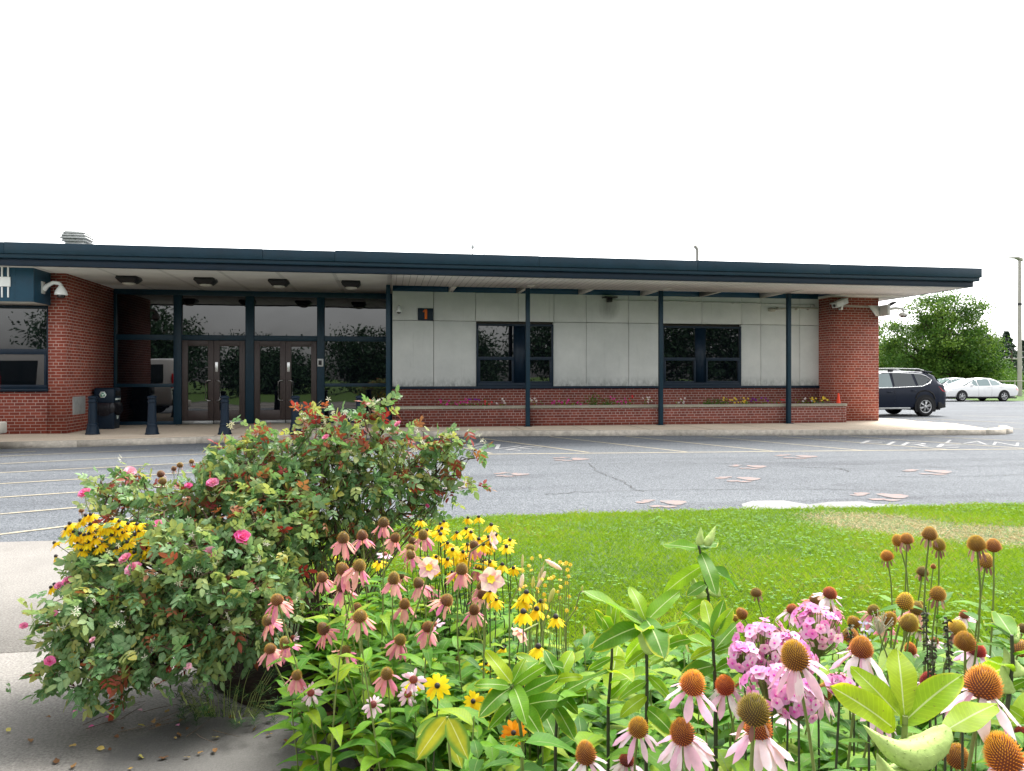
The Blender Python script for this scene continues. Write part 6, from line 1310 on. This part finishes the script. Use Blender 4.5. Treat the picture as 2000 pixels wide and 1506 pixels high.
lilybud("thin daylily stalk bent right with one closed pale bud over the lawn", 2.1, [(1136, 1155), (1132, 1158), (1124, 1190), (1105, 1218)], [(1136, 1155, 1184, 1166, .012, .9), (1136, 1154, 1138, 1143, .006, .05)])
lilybud("daylily stalk with a cluster of pale buds above the black-eyed susans", 2.2, [(1052, 1140), (1048, 1160), (1035, 1210)], [(1048, 1150, 1066, 1115, .014, .9), (1050, 1135, 1062, 1105, .010, .3), (1064, 1093, 1098, 1113, .014, 1.0), (1040, 1150, 1042, 1125, .010, .1), (1052, 1138, 1064, 1093, .004, .1)])
lilybud("daylily stalk with a drooping pink bud left of the pale bud cluster", 2.2, [(1020, 1120), (1012, 1150), (995, 1180)], [(1021, 1120, 1017, 1150, .014, .85), (1020, 1112, 1021, 1082, .008, .25)])
lilybud("short daylily stalk with a fat yellow-green bud above the black-eyed susans", 2.0, [(1075, 1170), (1072, 1190), (1060, 1220)], [(1072, 1178, 1082, 1148, .014, .1)])
b = G(1085, 1320, .04); b = Wd(1075, 1200, 2.3); b[2] = .04
t = thing("coreopsis", b, "airy coreopsis with many tiny yellow stars over the lawn edge", "flower"); st = MB(); fl = MB()
for k in range(46):
    p = Wd(rng.uniform(1010, 1130), rng.uniform(1085, 1205), 2.3 + rng.normal() * .1); st.tube([b + rng.normal(size=3) * np.array((.05, .05, 0)), (b + p) / 2 + rng.normal(size=3) * .03, p], .0008, 4)
    th = np.arange(7) * .8976; ax = nrm(UP - FV + rng.normal(size=3) * .5); U = nrm(np.cross(ax, (.3, .2, .9))); V = np.cross(ax, U)
    fl = MB(); leaves(fl, np.repeat(p[None], 7, 0), np.cos(th)[:, None] * U + np.sin(th)[:, None] * V, ax, .008, .004, P_petal, 2); fl.build("bloom", mt['yellowbloom'], t)
st.build("stem", mt['stem'], t)
for (px, y0, y1, d, lb) in ((1808, 1185, 1400, 1.45, "dark dead seed spike right of the golden cone, tallest of the dead spikes"), (1820, 1250, 1420, 1.4, "dark dead seed spike just right of the tallest one"), (1850, 1210, 1400, 1.5, "dark thin seed spike between the golden cones"), (1872, 1320, 1440, 1.2, "dark dead seed spike behind the milkweed leaves"), (1838, 1340, 1440, 1.2, "low dark seed spike behind the big curved pod"), (1660, 1150 + 70, 1330, 1.6, "dark bare stalk rising beside the phlox")):
    p, q = Wd(px, y0, d), Wd(px + 8, y1, d); b = q.copy(); b[2] = .04; t = thing("dead_seed_spike", b, lb, "plant", "dead seed spikes"); MB().tube([p, q, b], [.0014, .002, .003], 5).build("stem", mt['stemd'], t)
    n = 60; f = rng.random(n)[:, None] * .55; P = p * (1 - f) + q * f; mb = MB(); leaves(mb, P, rdir(n, .6), rdir(n), .011, .007, P_ovate, 2); mb.build("seed_heads", mt['stemd'], t)
p = Wd(1690, 1232, 1.7); b = p.copy(); b[2] = .04; t = thing("salvia", b, "single pale blue and white salvia spike right of the phlox", "flower"); MB().tube([p, Wd(1700, 1300, 1.7), b], [.0014, .002, .003], 5).build("stem", mt['stemd'], t)
mb = MB(); n = 16; leaves(mb, p + rng.normal(size=(n, 3)) * np.array((.006, .006, .014)), rdir(n), rdir(n), .014, .010, P_round, 2); mb.build("bloom", mt['bluebloom'], t)
p = Wd(1718, 1212, 1.6); b = p.copy(); b[2] = .04; t = thing("dry_umbel", b, "dry greenish flower umbel right of the blue salvia", "flower"); MB().tube([p - UP * .03, Wd(1735, 1290, 1.6), b], [.0014, .002, .003], 5).build("stem", mt['stem'], t)
mb = MB()
for k in range(45): q = p + rng.normal(size=3) * np.array((.017, .017, .007)); mb.tube([p - UP * .03, q], [.0006, .0006], 4); mb.lathe([(0, -.002), (.002, 0), (0, .002)], q, 5)
mb.build("seed_heads", mt['sepal'], t)
c = G(440, 1400, .04); t = thing("thread_leaf_plant", c, "dark green feathery plant at the slab edge under the rose bush", "plant"); mb = MB(); st = MB()
for k in range(70):
    px = rng.uniform(345, 545); py = rng.uniform(1305, 1412) if px > 380 else rng.uniform(1330, 1400); p = Wd(px, py, 2.9 + rng.normal() * .06 + (1400 - py) * .002); p[2] = max(p[2], .06); root = c + RV * ((px - 440) / F * 2.9 * .6) ; st.tube([root, (root + p) / 2 + UP * .03, p], .0012, 4)
    n = 16; th = np.arange(n) * 2.4; leaves(mb, p - UP * rng.uniform(0, .03, (n, 1)), np.cos(th)[:, None] * RV + np.sin(th)[:, None] * FV + UP * .45, UP, .035, .0035, P_blade, 2, 0, .2)
st.build("stem", mt['stem'], t); mb.build("leaves", mt['fern'], t)
# ================================================================ undergrowth, litter, grass
def inpoly(P, poly):
    x, y = P[:, 0], P[:, 1]; r = np.zeros(len(P), bool); n = len(poly)
    for i in range(n):
        (xa, ya), (xb, yb) = poly[i], poly[(i + 1) % n]; c = ((ya > y) != (yb > y)); r ^= c & (x < (xb - xa) * (y - ya) / (yb - ya + 1e-12) + xa)
    return r
def scatter(poly, n):
    P = np.array(poly); lo, hi = P.min(0), P.max(0); q = rng.uniform(lo, hi, (n, 2)); return q[inpoly(q, poly)]
mb = MB(); und_px = [(640, 1440), (600, 1330), (640, 1230), (760, 1190), (950, 1230), (1060, 1270), (1130, 1320), (1350, 1330), (1700, 1320), (2150, 1310), (2300, 1700), (1400, 2600), (900, 2000), (760, 1580)]
up_ = [tuple(G(x, y)[:2]) for x, y in und_px]
Q = scatter(up_, 3300); dq = Q @ FV[:2]; rq = Q @ RV[:2]; keep = (dq > .95); Q, dq, rq = Q[keep], dq[keep], rq[keep]
pxq = CX + rq / dq * F; yl_ = np.interp(pxq, [500, 600, 700, 950, 1050, 1150, 1450, 1700, 2000], [1300, 1215, 1160, 1200, 1260, 1285, 1292, 1285, 1265])
yn_ = np.interp(pxq, [560, 640, 800, 1080, 1150, 2000], [1400, 1420, 1440, 1440, 1440, 1450]); fq = np.clip((dq - np.where(pxq < 1100, 1.75, 1.3)) / np.where(pxq < 1100, 1.0, .7), 0, 1); yl_ = yl_ * fq + yn_ * (1 - fq)
hmax = np.minimum(np.where(rq < .12 * dq, .68, .80), EYE - (yl_ - HY) / F * dq)
S_ = MB(); n_leaf = 9
for (x, y), h in zip(Q, hmax):
    h = h * rng.uniform(.5, 1.0)
    if h < .08: continue
    b = np.array((x, y, .04)); top = b + UP * h + RV * rng.normal() * .04 + FV * rng.normal() * .04
    if rng.random() < .15: S_.tube([b, top], [.003, .0016], 4)
    k = 8; f = rng.uniform(.2, 1, k)[:, None]; th = rng.random(k) * 6.28
    D = np.cos(th)[:, None] * RV + np.sin(th)[:, None] * FV + UP * rng.uniform(.1, .8, k)[:, None]; L = rng.uniform(.075, .15, k)
    leaves(mb, b * (1 - f) + top * f, D, UP, L, L * rng.uniform(.28, .42, k), P_lance, 5, .25, rng.uniform(.2, .6, k), .05)
tag(mb.build("undergrowth", mt['cf_leaf'], None, smooth=True), "mass of lance-shaped green leaves filling the flower bed", "foliage", None, "stuff")
tag(S_.build("undergrowth_stems", mt['stem'], None), "thin green stalks under the leaves of the flower bed", "foliage", None, "stuff")
mb = MB(); q = scatter(up_, 900); q = q[(q @ FV[:2]) > 1.3]; P = np.concatenate([q, np.full((len(q), 1), .04)], 1)
th = rng.random(len(P)) * 6.28; leaves(mb, P, np.cos(th)[:, None] * RV + np.sin(th)[:, None] * FV + UP * 1.8, np.cos(th)[:, None] * -RV + UP, rng.uniform(.25, .5, len(P)), .014, P_strap, 6, .2, .35)
tag(mb.build("strap_leaves", mt['grass'], None, smooth=True), "long grassy strap leaves at the foot of the flower bed", "foliage", None, "stuff")
# litter
lit = [(q[0], q[1]) for q in [(330, 1385), (405, 1394), (447, 1400), (300, 1405), (315, 1414), (340, 1440), (352, 1438), (205, 1462), (215, 1465), (385, 1472), (372, 1478), (420, 1470), (330, 1477), (280, 1480), (150, 1455), (60, 1450), (20, 1428), (240, 1420), (270, 1416), (232, 1440), (180, 1400), (350, 1410), (365, 1420), (465, 1410), (430, 1440), (140, 1500), (260, 1498), (520, 1436), (560, 1450), (500, 1420), (110, 1490), (90, 1400)]]
for k, (x, y) in enumerate(lit):
    c = G(x, y, .02); L = rng.uniform(.018, .04); mb = MB(); a = rng.random() * 6.28
    leaves(mb, c, (math.cos(a), math.sin(a), .15), UP + rng.normal(size=3) * .4, L, L * .55, P_ovate, 5, rng.uniform(-.3, .6), .1, .12)
    mb.build("fallen_leaf", mt['litter'], None, loc=c); o = bpy.data.objects[-1] if False else mb
for o in [q for q in bpy.data.objects if q.name.startswith("fallen_leaf")]: tag(o, "small dry fallen leaf lying on the concrete below the rose bush", "leaf", "fallen leaves on the concrete")
for k, (x, y) in enumerate([(152, 1388), (278, 1388), (214, 1402), (343, 1416), (172, 1421)]):
    c = G(x, y, .02); mb = MB(); a = rng.random() * 6.28; leaves(mb, c, (math.cos(a), math.sin(a), .2), UP, .022, .018, P_round, 3, .4, .1); tag(mb.build("fallen_petal", mt['rose_petal'], None, loc=c), "pink rose petal fallen on the concrete below the rose bush", "petal", "fallen petals on the concrete")
mb = MB(); q = scatter([tuple(G(x, y)[:2]) for x, y in [(560, 1400), (640, 1450), (700, 1510), (760, 1520), (700, 1420), (600, 1390)]], 260); P = np.concatenate([q, rng.uniform(.02, .06, (len(q), 1))], 1)
leaves(mb, P, rdir(len(P)) * np.array((1, 1, .3)), rdir(len(P), 1), rng.uniform(.02, .05, len(P)), .018, P_ovate, 3, .4, .1, .1, rnd=rng.random(len(P)) * .5); tag(mb.build("leaf_litter", mt['litter'], None), "heap of curled brown leaves at the edge of the slab", "leaf litter", None, "stuff")
twg = MB()
for k in range(14):
    c = G(rng.uniform(120, 420), rng.uniform(1380, 1440), .02); a = rng.normal() * .6; twg.tube([c, c + np.array((.06 * math.cos(a), .06 * math.sin(a), .012)), c + np.array((.14 * math.cos(a + .3), .14 * math.sin(a + .3), .004))], [.0015, .0013, .0008], 4)
tag(twg.build("fallen_twigs", mt['cane'], None), "thin broken twigs scattered on the concrete by the rose bush", "twigs", None, "stuff")
# lawn
def bare_mask(P):
    """the worn strip of dry grass near the drive at right"""
    k = np.array([G(x, y)[:2] for x, y in [(1560, 1012), (1640, 1006), (1760, 1012), (1860, 1030), (2100, 1040), (2100, 1085), (1900, 1072), (1760, 1056), (1660, 1044), (1600, 1034)]])
    return inpoly(P + rng.normal(size=P.shape) * .10, [tuple(q) for q in k])
vis = [tuple(G(x, y)[:2]) for x, y in [(560, 1060), (640, 1036), (700, 1030), (970, 1017), (1200, 1009), (1450, 1002), (1700, 998), (2000, 991), (2600, 983), (2700, 1300), (1500, 1420), (1100, 1370), (900, 1250), (600, 1180)]]
Q = scatter(vis, 420000); dq = Q @ FV[:2]; Q = Q[rng.random(len(Q)) < np.clip(3.6 / dq, .3, 1)]; Q = Q[inpoly(Q, lawn_poly)]
bm = bare_mask(Q); pat = (np.sin(Q[:, 0] * 3.1 + 1 + np.sin(Q[:, 1] * 6)) * np.sin(Q[:, 1] * 2.7) + np.sin(Q[:, 0] * 1.3 - Q[:, 1] * 1.9)) * .5
G_ = Q[~bm]; gp = pat[~bm]; P = np.concatenate([G_, np.full((len(G_), 1), .028)], 1); n = len(P); th = rng.random(n) * 6.28
L = rng.uniform(.025, .075, n) * (1 + .35 * gp)
mb = MB(); leaves(mb, P, np.cos(th)[:, None] * RV + np.sin(th)[:, None] * FV + UP * rng.uniform(.7, 2.2, n)[:, None], np.stack([np.cos(th + 1), np.sin(th + 1), .2 + 0 * th], -1), L, .0055, P_blade, 2, 0., .25, rnd=np.clip(.46 + .26 * gp + rng.normal(size=n) * .2, 0, 1))
E_ = np.array(lw); f = rng.uniform(0, len(E_) - 1, 5200); i0 = f.astype(int); fr = (f - i0)[:, None]; ep = E_[i0] * (1 - fr) + E_[i0 + 1] * fr
ep = ep + rng.normal(size=ep.shape) * .05 + np.array((0, 1.)) * (.06 * np.sin(ep[:, :1] * 7.3) + .05 * np.sin(ep[:, :1] * 17.1)); ne = len(ep); th = rng.random(ne) * 6.28
leaves(mb, np.concatenate([ep, np.full((ne, 1), .01)], 1), np.cos(th)[:, None] * RV + np.sin(th)[:, None] * FV + UP * rng.uniform(.5, 2.0, ne)[:, None], np.stack([np.cos(th + 1), np.sin(th + 1), .2 + 0 * th], -1), rng.uniform(.03, .10, ne), .006, P_blade, 2, 0., .3)
tag(mb.build("grass", mt['grass'], None), "short bright green grass of the lawn", "grass", None, "stuff")
D_ = Q[bm]; D_ = D_[rng.random(len(D_)) < .8]; P = np.concatenate([D_, np.full((len(D_), 1), .03)], 1); n = len(P); th = rng.random(n) * 6.28
mb = MB(); leaves(mb, P, np.cos(th)[:, None] * RV + np.sin(th)[:, None] * FV + UP * rng.uniform(.15, 1.0, n)[:, None], UP + rng.normal(size=(n, 3)) * .3, rng.uniform(.03, .07, n), .005, P_blade, 2, 0, .3)
tag(mb.build("dry_grass", mt['dry'], None), "worn strip of dry straw-coloured grass beside the drive", "grass", None, "stuff")
C_ = scatter(vis, 11000); C_ = C_[inpoly(C_, lawn_poly)]; pt = np.sin(C_[:, 0] * 2.3 + .5) + np.sin(C_[:, 1] * 2.9 + C_[:, 0]) + rng.normal(size=len(C_)) * .6; C_ = C_[(pt > .1) & ~bare_mask(C_)]
n = len(C_); B3 = np.repeat(np.concatenate([C_, rng.uniform(.05, .085, (n, 1))], 1), 3, 0); th = np.repeat(rng.random(n) * 6.28, 3) + np.tile(np.arange(3) * 2.094, n)
mb = MB(); leaves(mb, B3, np.cos(th)[:, None] * RV + np.sin(th)[:, None] * FV + UP * .12, UP + rng.normal(size=(3 * n, 3)) * .2, .017, .017, P_round, 2, .15, .1, rnd=np.repeat(rng.random(n), 3))
tag(mb.build("clover", mt['clover'], None), "patches of small round clover leaves in the lawn", "clover", None, "stuff")
